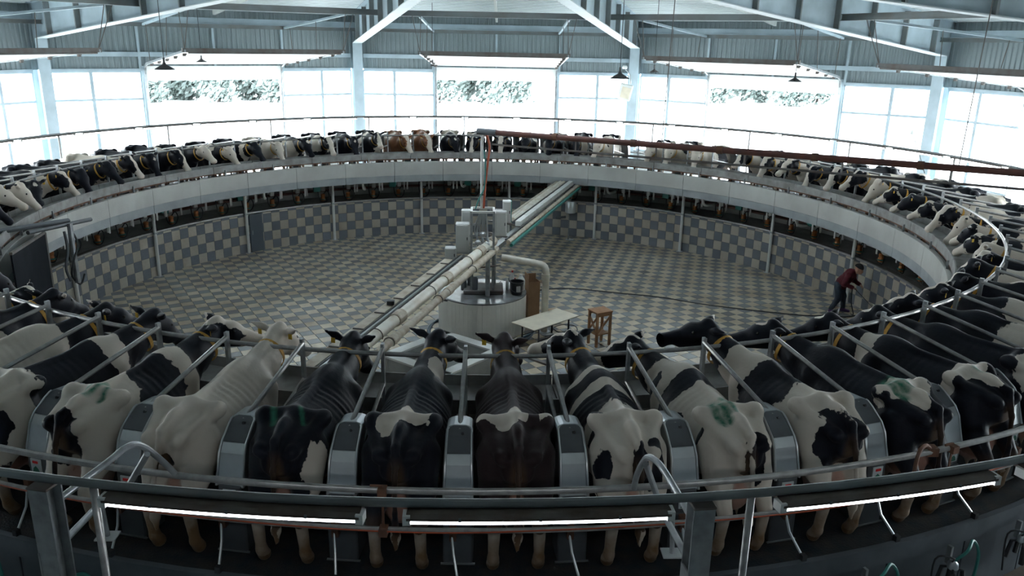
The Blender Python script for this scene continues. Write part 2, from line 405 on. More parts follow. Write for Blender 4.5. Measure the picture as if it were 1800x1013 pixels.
# columns at the corners, rafters running to the middle
RV = AP/cos(pi/10)
def col_profile(name, az, label):
    o = pol(19.95, az, Z_OUT); fa = face_in(az)
    e = empty(name, o, fa, kind='structure', label=label)
    ztop = 6.48
    # local +X points to the centre
    c = MB(); c.box((-0.012, 0, (ztop-Z_OUT)/2), (0.024, 0.42, ztop-Z_OUT)); c.build('inner_flange', 'steel_paint', e)
    c = MB(); c.box((-0.60, 0, (ztop-Z_OUT)/2+0.4), (0.024, 0.42, ztop-Z_OUT+0.8)); c.build('outer_flange', 'steel_paint', e)
    c = MB(); c.box((-0.30, 0, (ztop-Z_OUT)/2), (0.58, 0.02, ztop-Z_OUT)); c.build('web', 'steel_paint', e)
    c = MB(); c.box((-0.30, 0, 0.02), (0.8, 0.55, 0.04)); c.build('base_plate', 'steel_paint', e)
for k in range(-5, 5):
    az = PH0+(k+0.5)*STEP
    vis = {-2: 'between the left window bays', -1: 'left of the far open door', 0: 'right of the far open door, behind the floodlight', 1: 'right of the far right open door'}
    col_profile('column', az, 'pale blue steel column %s' % vis[k] if k in vis else None)
    r = empty('rafter_beam', pol(19.95, az, 6.48), face_in(az), kind='structure')
    L = 18.7
    def zl(x): return 0.107*x
    c = MB(); c.add([(0-0.6, -0.01, -0.06), (L, -0.01, zl(L)), (L, -0.01, zl(L)+1.10), (-0.6, -0.01, 1.16), (-0.6, 0.01, -0.06), (L, 0.01, zl(L)), (L, 0.01, zl(L)+1.10), (-0.6, 0.01, 1.16)],
                    [(0, 1, 2, 3), (7, 6, 5, 4), (0, 4, 5, 1), (3, 2, 6, 7), (1, 5, 6, 2), (0, 3, 7, 4)])
    c.build('web', 'steel_paint', r)
    c = MB(); c.beam((-0.02, 0, 0.0), (L, 0, zl(L)), 0.42, 0.03); c.build('lower_flange', 'flange_pale', r)
    c = MB(); c.beam((-0.6, 0, 1.16), (L, 0, zl(L)+1.11), 0.42, 0.03); c.build('upper_flange', 'steel_paint', r)
    for n_ in range(9):
        x = 0.9+n_*2.0
        c = MB(); c.box((x, 0, zl(x)+0.57), (0.06, 0.38, 1.10)); c.build('stiffener', 'tie_steel', r)

# roof sheets, tie beams and mid purlins
ceil = empty('ceiling', (0, 0, z_roof(0)), kind='structure')
for i in range(-4, 6):
    off = Vector((0, 0, z_roof(0))); rot = bay_rot(i)
    c = MB(); V = []; F = []; qs = []
    q = 20.2; p = 0.36
    while q > 1.2:
        qs += [(q, 0), (q-p*0.40, 0), (q-p*0.5, 0.09), (q-p*0.9, 0.09)]; q -= p
    for (qq, dz) in qs:
        z = z_roof(qq/cos(pi/10))+dz; V += [bp(i, -qq*TAN, qq, z)-off, bp(i, qq*TAN, qq, z)-off]
    for k in range(len(qs)-1): F.append((2*k, 2*k+1, 2*k+3, 2*k+2))
    c.add(V, F); c.build('roof_sheet', 'roof_sheet', ceil)
    for (q, z, hh_, mt) in () if abs(i) >= 4 else ((12.75, 7.60, 0.18, 'tie_steel'), (18.75, 7.03, 0.13, 'tie_steel'), (19.32, 7.23, 0.22, 'steel_paint')):
        c = MB(); h = q*TAN-0.03
        for zz, hh, ww in ((z, hh_, 0.02), (z+hh_/2, 0.02, 0.12), (z-hh_/2, 0.02, 0.12)):
            c.box(bp(i, 0, q, zz)-off, (2*h, ww, hh), rot)
        c.build('tie_beam', mt, ceil)
    c = MB(); c.beam(bp(i, 0, 19.0, z_roof(19.0/cos(pi/10))-0.13)-off, bp(i, 0, 1.5, z_roof(1.5)-0.13)-off, 0.10, 0.22); c.build('purlin', 'white_paint', ceil)
    if abs(i) <= 2:
        for s in (-1, 1):
            c = MB(); c.beam(bp(i, s*2.75, 12.8, 7.50)-off, bp(i, s*2.75, 18.7, 7.03)-off, 0.08, 0.08); c.build('strut', 'steel_paint', ceil)

# trees and shrubs beyond the yard
def tree(name, loc, h, r, label, nleaf, trunk=True):
    t = empty(name, loc, label=label, cat='tree', group='trees beyond the yard')
    b = MB()
    pts = [(0, 0, 0), (0.1*r, 0.05*r, h*0.3), (-0.05*r, 0.1*r, h*0.6), (0, 0, h*0.9)]
    b.tube(smooth_path(pts, 4), [0.16*h/8*(1-0.07*k) for k in range(13)], 7)
    for k in range(7):
        a = random.uniform(0, 6.28); z = h*random.uniform(0.1, 0.6); e = Vector((cos(a)*r*0.7, sin(a)*r*0.7, z+h*0.2))
        b.tube([Vector((0, 0, z)), e*0.5+Vector((0, 0, z*0.55)), e], [0.06*h/8, 0.045*h/8, 0.02], 5)
    b.build('trunk', 'bark', t)
    f = MB()
    cl = [Vector((random.gauss(0, 0.42)*r, random.gauss(0, 0.42)*r, h*random.uniform(0.08, 0.92))) for _ in range(26)]
    for _ in range(nleaf):
        c = random.choice(cl); p = c+Vector((random.gauss(0, 0.22)*r, random.gauss(0, 0.22)*r, random.gauss(0, 0.09)*h)); s = random.uniform(0.22, 0.42)*h/7
        u = Vector((random.gauss(0, 1), random.gauss(0, 1), random.gauss(0, 1))).normalized(); v = u.orthogonal().normalized(); w = u.cross(v)
        f.add([p-v*s, p+w*s*0.45, p+v*s, p-w*s*0.45], [(0, 1, 2, 3)])
    f.build('foliage', 'leaf', t)
DOORS = {'far left': (Vector((-11.0, 16.1, 0)), [-5.2, -2.6, 0.0, 2.6, 5.2]), 'far middle': (Vector((0.54, 19.5, 0)), [-5.2, -2.7, -0.2, 2.4]), 'far right': (Vector((11.6, 15.7, 0)), [-4.2, -0.6, 2.4, 5.2])}
for dn_, (dp, lats) in DOORS.items():
    dv = Vector((dp.x-CAM.x, dp.y-CAM.y, 0)).normalized(); lt_ = Vector((dv.y, -dv.x, 0))
    for n_, l_ in enumerate(lats):
        P_ = Vector((CAM.x, CAM.y, 1.1))+dv*(77+(2.2 if n_ % 2 else -1.0)+(9 if dn_ == 'far right' else 0))+lt_*l_
        tree('tree', P_, (6.6, 7.6, 6.0, 7.0, 6.4)[n_], 1.9, 'pale bushy tree outside, %s from the left through the %s door' % (ordinal(n_+1), dn_), 2600)
# ================================================================ pit floor and tiled pit wall
TS = 0.2966; TH = radians(28.5); T0 = Vector((-5.17277, 3.51177))*(1.55/1.5)
e1 = Vector((cos(TH), sin(TH))); e2 = Vector((-sin(TH), cos(TH)))
b = MB(); b.lathe([(21.0, -0.3), (21.0, -0.2), (10.5, -0.2), (10.5, -0.002)], 96); floor = b.build('floor', 'grout', kind='structure')  # low outer ring under the walkway added to block sky light from below
WELL = [Vector((-0.85, -1.55)), Vector((-1.95, -2.85)), Vector((-0.75, -3.85)), Vector((0.35, -2.55))]   # stair opening, corners on the ground
def in_well(p):
    s = [(WELL[(k+1) % 4]-WELL[k]).cross(p-WELL[k]) for k in range(4)] if False else [((WELL[(k+1) % 4]-WELL[k]).x*(p-WELL[k]).y-(WELL[(k+1) % 4]-WELL[k]).y*(p-WELL[k]).x) for k in range(4)]
    return all(x > 0 for x in s) or all(x < 0 for x in s)
def tile_geo(w, h, t=0.012, ch=0.004):
    x, y = w/2, h/2
    V = [(-x, -y, 0), (x, -y, 0), (x, y, 0), (-x, y, 0), (-x, -y, t-ch), (x, -y, t-ch), (x, y, t-ch), (-x, y, t-ch), (-x+ch, -y+ch, t), (x-ch, -y+ch, t), (x-ch, y-ch, t), (-x+ch, y-ch, t)]
    F = [(8, 9, 10, 11)]
    for k in range(4):
        l = (k+1) % 4; F += [(k, l, 4+l, 4+k), (4+k, 4+l, 8+l, 8+k)]
    return V, F
TV, TF = tile_geo(TS-0.008, TS-0.008)
def piece_mesh(name, V, F, m):
    me = bpy.data.meshes.new(name); me.from_pydata(V, [], F); me.update(); me.materials.append(MATS[m]); return me
tm = [piece_mesh('tile_cream', TV, TF, 'tile_cream'), piece_mesh('tile_blue', TV, TF, 'tile_blue')]
cells = []
for u in range(-80, 80):
    for v in range(-80, 80):
        p = T0+e1*(u*TS)+e2*(v*TS)
        if p.length < 10.44 and not in_well(p) and p.length > 0.9:
            x, y, z = project((p.x, p.y, 0)); hid = p.length > 10.2 or y > 592 or x < 60 or x > 1620 or (p-Vector((0, 0.1))).length < 1.2
            cells.append((hid, z, p, (u+v) % 2))
cells.sort(key=lambda c: (c[0], c[1]))
rest = MB()
for n_, (hid, z, p, c) in enumerate(cells):
    if n_ < 300:
        o = link('tile', tm[c], floor); o.location = (p.x, p.y, 0); o.rotation_euler = (0, 0, TH)
    else:
        R = Matrix.Rotation(TH, 3, 'Z'); rest.add([R @ Vector(q)+Vector((p.x, p.y, 0)) for q in TV], TF, c)
rest.build('floor_tiles', ['tile_cream', 'tile_blue'], floor, kind='stuff')

b = MB(); b.sweep([(10.325, -0.05), (10.325, 1.25), (10.62, 1.25), (10.62, -0.05)], 0, 2*pi, 144)
pw = b.build('wall_pit', 'grout', kind='structure')
NT = 218; DA = 2*pi/NT; RH = 0.2966
rows = [(k*RH, (k+1)*RH) for k in range(4)]+[(4*RH, 1.245)]
wt = {}
for full in (True, False):
    h = RH-0.006 if full else rows[4][1]-rows[4][0]-0.006
    V, F = tile_geo(2*pi*10.31/NT-0.006, h)
    V = [(z, x, y) for (x, y, z) in V]          # local +X towards the centre
    for c, m in enumerate(('wall_cream', 'wall_blue')): wt[full, c] = (piece_mesh('wall_tile', V, F, m), V, F)
lst = []
for k in range(NT):
    a = k*DA
    for r_, (z0, z1) in enumerate(rows):
        P = pol(10.325, a, (z0+z1)/2); x, y, z = project(P)
        hid = not (-10 < x < 1700 and P.y > -2.4)
        lst.append((hid, z, P, a, r_, (k+r_) % 2))
lst.sort(key=lambda c: (c[0], c[1])); rest = MB()
for n_, (hid, z, P, a, r_, c) in enumerate(lst):
    me, V, F = wt[r_ < 4, c]
    if n_ < 300:
        o = link('tile', me, pw); o.location = P; o.rotation_euler = (0, 0, face_in(a))
    else:
        R = Matrix.Rotation(face_in(a), 3, 'Z'); rest.add([R @ Vector(q)+P for q in V], F, c)
rest.build('wall_tiles', ['wall_cream', 'wall_blue'], pw, kind='stuff')
# ledge, dark space under the platform
b = MB(); b.sweep([(10.6, 1.24), (11.75, 1.24), (11.75, 1.98), (11.8, 1.98), (11.8, 1.1), (10.6, 1.1)], 0, 2*pi, 120)
b.build('wall_undercroft', 'concrete', kind='structure')
b = MB(); b.tube([pol(10.31, k*2*pi/144, 1.285) for k in range(144)], 0.032, 7, closed=True)
b.build('pit_rail', 'pipe_steel', smooth=True, label='round steel pipe running along the top of the tiled pit wall', cat='rail')
b = MB(); b.tube([pol(10.95, k*2*pi/120, 1.62) for k in range(120)], 0.045, 6, closed=True); b.build('vacuum_line', 'rust_red', smooth=True, label='dark red pipe ring in the shadow under the platform', cat='pipe')
b = MB(); b.tube([pol(11.05, k*2*pi/120, 1.86) for k in range(120)], 0.06, 6, closed=True); b.build('wash_line', 'teal', smooth=True, label='teal pipe ring just under the platform deck', cat='pipe')
for n_, ad in enumerate((-83.5, -65.7, -47.3, -30.0, -12.4, 5.2, 22.7, 40.5, 59.2, 77.3)):
    a = radians(ad); e = empty('support_post', pol(10.23, a, 0), face_in(a), label='white round post against the tiled pit wall, %s from the left' % ordinal(n_+1), cat='post', group='posts along the pit wall')
    c = MB(); c.tube([(0, 0, 0), (0, 0, 1.98)], 0.048, 10); c.build('pole', 'white_paint', e, smooth=True)
    c = MB(); c.box((0, 0, 0.008), (0.18, 0.18, 0.016)); c.build('foot_plate', 'galvanised', e)
    c = MB(); c.box((-0.02, 0, 1.285), (0.14, 0.12, 0.05)); c.build('clamp', 'galvanised', e)
# dark hatch beside the third post
a = radians(-45.3); e = empty('service_hatch', pol(10.29, a, 0), face_in(a), label='narrow dark hatch in the tiled pit wall beside a white post', cat='hatch')
c = MB(); c.bbox((0, 0, 0.62), (0.05, 0.46, 1.24), 0.01); c.build('hatch_panel', 'dark_wall', e)
c = MB(); c.box((0.035, -0.16, 0.65), (0.03, 0.02, 0.14)); c.build('handle', 'galvanised', e)

# ================================================================ rotating platform
plat = empty('rotary_platform', (0, 0, Z_DECK), label='large ring-shaped rotating platform with pale concrete inner edge carrying the cows', cat='platform')
def lz(mb, z=Z_DECK): mb.v = [(x, y, zz-z) for (x, y, zz) in mb.v]; return mb
b = MB(); b.sweep([(9.80, 2.02), (9.80, Z_DECK), (R_DECK-0.06, Z_DECK), (R_DECK-0.06, 2.02)], 0, 2*pi, 148); lz(b).build('deck', 'deck_rubber', plat)
NP = 36
for k in range(NP):
    a0 = k*2*pi/NP+0.03; a1 = a0+2*pi/NP-0.0012
    b = MB(); b.sweep([(9.686, 2.215), (9.686, 2.66), (9.694, 2.667), (9.80, 2.667), (9.80, 2.215)], a0, a1, 5); lz(b).build('edge_panel', 'concrete_pale', plat)
    b = MB(); b.sweep([(9.70, 1.984), (9.694, 2.20), (9.694, 2.21), (9.85, 2.21), (9.85, 1.984)], a0, a1, 5); lz(b).build('lower_panel', 'concrete_strip', plat)
b = MB(); b.sweep([(R_DECK-0.06, 2.18), (R_DECK, 2.18), (R_DECK, 1.98), (R_DECK-0.06, 1.98)], 0, 2*pi, 148); lz(b).build('outer_curb', 'skirt_grey', plat)
for k in range(NST):
    a0 = stall_az(k)+DST*0.01; b = MB(); b.sweep([(R_DECK-0.10, 1.97), (R_DECK-0.07, 1.97), (R_DECK-0.07, 1.22), (R_DECK-0.10, 1.22)], a0, a0-DST*0.98, 2); lz(b).build('skirt_panel', 'skirt_grey', plat)

tr = empty('feed_trough', (0, 0, 2.74), label='long grey curved feed trough under the cows\' muzzles around the pit', cat='trough')
for k in range(NP):
    a0 = k*2*pi/NP+0.09; a1 = a0+2*pi/NP-0.0015
    b = MB(); b.sweep([(9.75, 2.77), (9.75, 2.955), (9.758, 2.965), (9.785, 2.965), (9.795, 2.84), (10.36, 2.80), (10.38, 2.93), (10.405, 2.93), (10.40, 2.76)], a0, a1, 5); lz(b, 2.74).build('trough_segment', 'trough_grey', tr)
b = MB(); b.sweep([(9.762, 2.735), (9.762, 2.768), (9.86, 2.768), (9.86, 2.735)], 0, 2*pi, 144); lz(b, 2.74).build('rusty_angle', 'rust', tr)
bk = MB(); bk.box((0, 0, -0.05), (0.04, 0.03, 0.30)); bkm = bk.mesh('bracket'); bkm.materials.append(MATS['galvanised'])
bk = MB(); bk.box((0, 0, -0.29), (0.06, 0.05, 0.56)); bk2 = bk.mesh('leg'); bk2.materials.append(MATS['rust'])
for k in range(NST):
    a = stall_az(k)
    if k % 2 == 0: o = link('bracket', bkm, tr); o.location = pol(9.735, a, 0.0); o.rotation_euler = (0, 0, face_in(a))
    o = link('leg', bk2, tr); o.location = pol(10.25, a, 0.0); o.rotation_euler = (0, 0, face_in(a))
b = MB(); b.tube([pol(10.468, k*2*pi/148, 3.48) for k in range(148)], 0.027, 8, closed=True)
b.build('neck_rail', 'pipe_steel', smooth=True, label='thin round steel rail circling the platform at the cows\' necks', cat='rail')

# stall dividers: post, sloping pipes, rounded cabinet behind the rump
def lofted(rows, thick):
    # rows of (x, z, halfwidth); returns closed solid, face towards -X
    V = []; F = []; n = len(rows)
    for (x, z, w) in rows: V += [(x, -w, z), (x, w, z)]
    for (x, z, w) in rows: V += [(x+thick, -w, z-0.02), (x+thick, w, z-0.02)]
    for k in range(n-1):
        a = 2*k; F += [(a, a+1, a+3, a+2), (2*n+a, 2*n+a+2, 2*n+a+3, 2*n+a+1), (a, a+2, 2*n+a+2, 2*n+a), (a+1, 2*n+a+1, 2*n+a+3, a+3)]
    F += [(0, 2*n, 2*n+1, 1), (2*n-2, 2*n-1, 4*n-1, 4*n-2)]
    return V, F
def along(t):      # outer face of the cabinet: t 0 (top) .. 1 (rail level) in local x, z
    P = [(-1.35, 1.190), (-1.40, 1.165), (-1.47, 1.125), (-1.60, 1.03), (-1.66, 0.94), (-1.70, 0.80), (-1.745, 0.66)]
    k = min(int(t*6), 5); f = t*6-k
    return P[k][0]*(1-f)+P[k+1][0]*f, P[k][1]*(1-f)+P[k+1][1]*f
def make_divider():
    e = empty('stall_divider')
    c = MB(); c.box((0, 0, 0.72), (0.055, 0.035, 1.44)); c.box((0, 0, 0.01), (0.12, 0.1, 0.02)); c.build('post', 'galvanised', e)
    c = MB(); c.tube([(0.0, 0, 1.385), (-1.40, 0, 1.15)], 0.025, 8); c.build('top_rail', 'pipe_steel', e, smooth=True)
    c = MB(); c.tube([(0.0, 0, 0.98), (-1.38, 0, 0.70)], 0.022, 8); c.build('lower_rail', 'pipe_steel', e, smooth=True)
    ts = [0, 0.04, 0.09, 0.16, 0.3, 0.5, 0.66, 0.83, 1.0]; ws = [0.05, 0.088, 0.11, 0.12, 0.123, 0.126, 0.129, 0.132, 0.136]
    rows_ = [(*along(t), w) for t, w in zip(ts, ws)]
    c = MB(); c.add(*lofted(rows_, 0.22)); cab = c.build('cabinet', 'stainless', e)
    up_ = [(x-0.006, z+0.004, max(w-0.022, 0.03)) for (x, z, w) in [(*along(t), w) for t, w in zip([0.04, 0.09, 0.16, 0.3, 0.5], [0.08, 0.107, 0.12, 0.123, 0.126])]]
    c = MB(); c.add(*lofted(up_, 0.01)); c.build('upper_panel', 'cabinet_grey', cab)
    lo_ = [(x-0.006, z+0.002, w-0.022) for (x, z, w) in [(*along(t), w) for t, w in zip([0.515, 0.66, 0.83, 0.985], [0.126, 0.129, 0.132, 0.136])]]
    c = MB(); c.add(*lofted(lo_, 0.01)); c.build('front_panel', 'stainless_light', cab)
    for s in (-1, 1):
        c = MB(); c.tube([Vector((along(t)[0]-0.008, s*(w-0.008), along(t)[1])) for t, w in zip(ts[2:], ws[2:])], 0.012, 6); c.build('edge_trim', 'stainless_light', cab, smooth=True)
    x, z = along(0.27); c = MB(); c.tube([(x+0.01, -0.03, z), (x-0.018, -0.03, z+0.014)], 0.014, 8); c.build('lock', 'black_plastic', cab)
    c = MB(); c.bbox((-1.66, 0, 0.55), (0.20, 0.22, 0.24), 0.012); ct = c.build('control_box', 'cabinet_grey', e)
    c = MB(); c.box((-1.766, 0, 0.56), (0.012, 0.12, 0.15)); c.build('display', 'label_white', ct)
    c = MB(); c.box((-1.775, 0.0, 0.605), (0.008, 0.06, 0.024)); c.build('red_readout', 'led_red', ct)
    c = MB(); c.add([(-1.775, -0.045, 0.495), (-1.775, 0.045, 0.495), (-1.775, 0.03, 0.54), (-1.775, 0.0, 0.565), (-1.775, -0.03, 0.535)], [(0, 1, 2, 3, 4)]); c.build('cow_symbol', 'label_green', ct)
    c = MB(); c.bbox((-1.62, 0, 0.215), (0.30, 0.27, 0.43), 0.012); c.build('base', 'cabinet_grey', e)
    c = MB(); c.box((-1.775, 0, 0.006), (0.02, 0.31, 0.012)); c.build('floor_strip', 'stainless', e)
    c = MB(); c.tube([(-1.80, 0.03, 0.44), (-1.86, 0.05, 0.36), (-1.92, 0.03, 0.20), (-2.10, -0.02, 0.03)], 0.013, 6); c.build('arm_rod', 'stainless_light', e, smooth=True)
    c = MB(); c.box((-1.84, 0.04, 0.38), (0.07, 0.06, 0.15)); c.build('arm_bracket', 'rust', e)
    c = MB(); c.box((-2.10, -0.02, 0.0), (0.05, 0.05, 0.14)); c.build('arm_foot', 'black_plastic', e)
    return e
proto = make_divider()
near_names = {}
div = {}
for j in range(-37, 37):
    o = proto if j == -37 else copy_tree(proto)
    a = stall_az(j); o.location = pol(10.5, a, Z_DECK); o.rotation_euler = (0, 0, face_in(a))
    if -6 <= j <= 9: tag(o, 'stall divider with rounded steel cabinet, %s from the left in the front row' % ordinal(j+7), 'stall divider', 'stall dividers between the cows')
    elif j < 0 and j > -34: tag(o, 'steel stall divider %s left of the two brown cows' % ordinal(j+34), 'stall divider', 'stall dividers between the cows')
    else: tag(o, 'steel stall divider %s right of the two brown cows' % ordinal((-34-j) if j < -33 else (40-j)), 'stall divider', 'stall dividers between the cows')
    div[j] = o

# milk meters hanging in the dark gap under the platform edge
def make_meter():
    e = empty('milk_meter')
    c = MB(); c.box((0.0, 0.16, -0.19), (0.012, 0.055, 0.38)); c.build('hanger', 'white_paint', e)
    c = MB(); c.lathe([(0.035, -0.66), (0.075, -0.64), (0.085, -0.58), (0.06, -0.50), (0.075, -0.47), (0.07, -0.42), (0.03, -0.40)], 12, (-0.28, 0, 0)); c.build('jar', 'copper_orange', e, smooth=True)
    c = MB(); c.bbox((-0.36, 0.04, -0.24), (0.10, 0.13, 0.16), 0.01); c.build('pulsator', 'box_grey', e)
    c = MB(); c.lathe([(0.10, -0.60), (0.115, -0.585), (0.10, -0.57)], 14, (-0.28, 0, 0)); c.build('band', 'teal', e, smooth=True)
    c = MB(); c.tube([(-0.18, 0.30, 0.0), (-0.18, 0.30, -0.40)], 0.03, 7); c.build('down_pipe', 'white_paint', e, smooth=True)
    c = MB(); c.tube(smooth_path([(-0.28, 0.02, -0.42), (-0.25, 0.14, -0.30), (-0.22, 0.20, -0.48), (-0.26, 0.10, -0.68), (-0.28, -0.1, -0.62), (-0.3, -0.16, -0.3), (-0.4, -0.1, -0.05)], 4), 0.016, 5); c.build('hose', 'black_rubber', e, smooth=True)
    return e
def make_box_meter(p):
    e = copy_tree(p); c = MB(); c.bbox((-0.30, -0.20, -0.20), (0.10, 0.24, 0.24), 0.01); c.build('green_box', 'teal', e); return e
pm = make_meter(); pg = make_box_meter(pm)
first = [True, True]
pe = MB(); pe.tube(bez((0, 0, 0.0), (0, 0, -0.24), (0.0, 0.0, -0.30), (-0.10, 0.10, -0.31), 8)+[(-0.45, 0.20, -0.32)], 0.045, 8)
pem = pe.mesh('drain_pipe'); pem.materials.append(MATS['white_paint']); pem.polygons.foreach_set('use_smooth', [True]*len(pem.polygons))
pc = MB(); pc.tube([(0, 0, -0.02), (0, 0, -0.07)], 0.06, 10); pcm = pc.mesh('collar'); pcm.materials.append(MATS['galvanised'])
cnt = 0
for j in range(-37, 37):
    a = stall_az(j)+DST*0.4; aw = (a+pi) % (2*pi)-pi
    if abs(degrees(aw)) > 104: continue
    src = pg if j % 3 == 0 else pm; ix = 1 if j % 3 == 0 else 0
    o = src if first[ix] else copy_tree(src); first[ix] = False
    o.location = pol(10.34, a, 1.975); o.rotation_euler = (0, 0, face_in(a))
    nth = ordinal(sum(1 for jj in range(-37, 37) if abs(degrees((stall_az(jj)+DST*0.4+pi) % (2*pi)-pi)) <= 104 and ((stall_az(jj)+DST*0.4+pi) % (2*pi)-pi) <= aw))
    tag(o, ('orange milk meter with a teal box' if ix else 'small orange milk meter with black hose')+' under the platform edge, %s from the left' % nth, 'milk meter', 'milk meters under the platform')
    if j % 4 == 1:
        cnt += 1
        e = empty('drain_elbow', pol(10.30, a+DST*0.5, 1.98), face_in(a), label='white plastic drain elbow under the platform edge beside the milk meter %s from the left' % nth, cat='pipe', group='white drain elbows under the platform')
        link('drain_pipe', pem, e); link('collar', pcm, e)
# ================================================================ smooth bodies from distance fields
def surface_nets(F, org, h):
    nx, ny, nz = F.shape; ins = F < 0
    acc = np.zeros((nx-1, ny-1, nz-1, 3), np.float32); cnt_ = np.zeros((nx-1, ny-1, nz-1), np.float32)
    def sl(dx, dy, dz): return (slice(dx, nx-1+dx), slice(dy, ny-1+dy), slice(dz, nz-1+dz))
    for ax in range(3):
        for u in (0, 1):
            for v in (0, 1):
                o0 = [0, 0, 0]; o0[(ax+1) % 3] = u; o0[(ax+2) % 3] = v; o1 = list(o0); o1[ax] = 1
                a = F[sl(*o0)]; b_ = F[sl(*o1)]; m = (a < 0) != (b_ < 0)
                t = np.where(m, a/np.where(m, a-b_, 1), 0)
                for k in range(3): acc[..., k] += np.where(m, o0[k]+(t if k == ax else 0), 0)
                cnt_ += m
    act = cnt_ > 0; idx = -np.ones(act.shape, np.int64); ids = np.argwhere(act); idx[act] = np.arange(len(ids))
    V = (ids+acc[act]/cnt_[act][:, None])*h+np.array(org)
    quads = []
    for ax in range(3):
        a1, a2 = (ax+1) % 3, (ax+2) % 3
        s0 = [slice(1, -1)]*3; s0[ax] = slice(0, -1); s1 = list(s0); s1[ax] = slice(1, None)
        A = ins[tuple(s0)]; B = ins[tuple(s1)]
        c = np.argwhere(A != B); sgn = A[tuple(c.T)]
        base = c.copy(); base[:, a1] += 1; base[:, a2] += 1
        def g(d1, d2):
            q = base.copy(); q[:, a1] -= d1; q[:, a2] -= d2; return idx[q[:, 0], q[:, 1], q[:, 2]]
        q = np.stack([g(0, 0), g(1, 0), g(1, 1), g(0, 1)], 1); q[~sgn] = q[~sgn][:, ::-1]; quads.append(q)
    Q = np.concatenate(quads); Q = Q[(Q >= 0).all(1)]
    return V, Q
def field_mesh(fun, lo, hi, h):
    ax = [np.arange(lo[k], hi[k]+h, h, dtype=np.float32) for k in range(3)]
    X, Y, Z = np.meshgrid(*ax, indexing='ij', copy=False)
    return surface_nets(fun(X, Y, Z).astype(np.float32), lo, h)
def smin(a, b_, k):
    h = np.clip(0.5+0.5*(b_-a)/k, 0, 1); return b_+(a-b_)*h-k*h*(1-h)
def cone(X, Y, Z, a, b_, r1, r2, sc=(1, 1, 1)):
    a = np.array(a, np.float32); b_ = np.array(b_, np.float32); s = np.array(sc, np.float32); ba = (b_-a)/s; L = float(ba @ ba)+1e-9
    px, py, pz = (X-a[0])/s[0], (Y-a[1])/s[1], (Z-a[2])/s[2]
    t = np.clip((px*ba[0]+py*ba[1]+pz*ba[2])/L, 0, 1)
    return (np.sqrt((px-t*ba[0])**2+(py-t*ba[1])**2+(pz-t*ba[2])**2)-(r1+(r2-r1)*t))*float(s.min())
def ball(X, Y, Z, c, r):
    r = np.array(r, np.float32) if np.ndim(r) else np.array((r, r, r), np.float32)
    k = np.sqrt(((X-c[0])/r[0])**2+((Y-c[1])/r[1])**2+((Z-c[2])/r[2])**2); return (k-1)*float(r.min())
TX = [-0.90, -0.80, -0.62, -0.44, -0.2, 0.1, 0.36, 0.56, 0.72, 0.84]
TT = [1.12, 1.25, 1.29, 1.315, 1.275, 1.27, 1.30, 1.315, 1.22, 1.05]
TB = [0.92, 0.78, 0.68, 0.56, 0.48, 0.47, 0.52, 0.58, 0.66, 0.82]
TW = [0.11, 0.21, 0.275, 0.305, 0.36, 0.395, 0.36, 0.30, 0.25, 0.12]
def fine(xs, ys, n=80):
    x = np.linspace(xs[0], xs[-1], n); y = np.interp(x, xs, ys); k = np.ones(9)/9
    return x, np.convolve(np.pad(y, 4, 'edge'), k, 'valid')
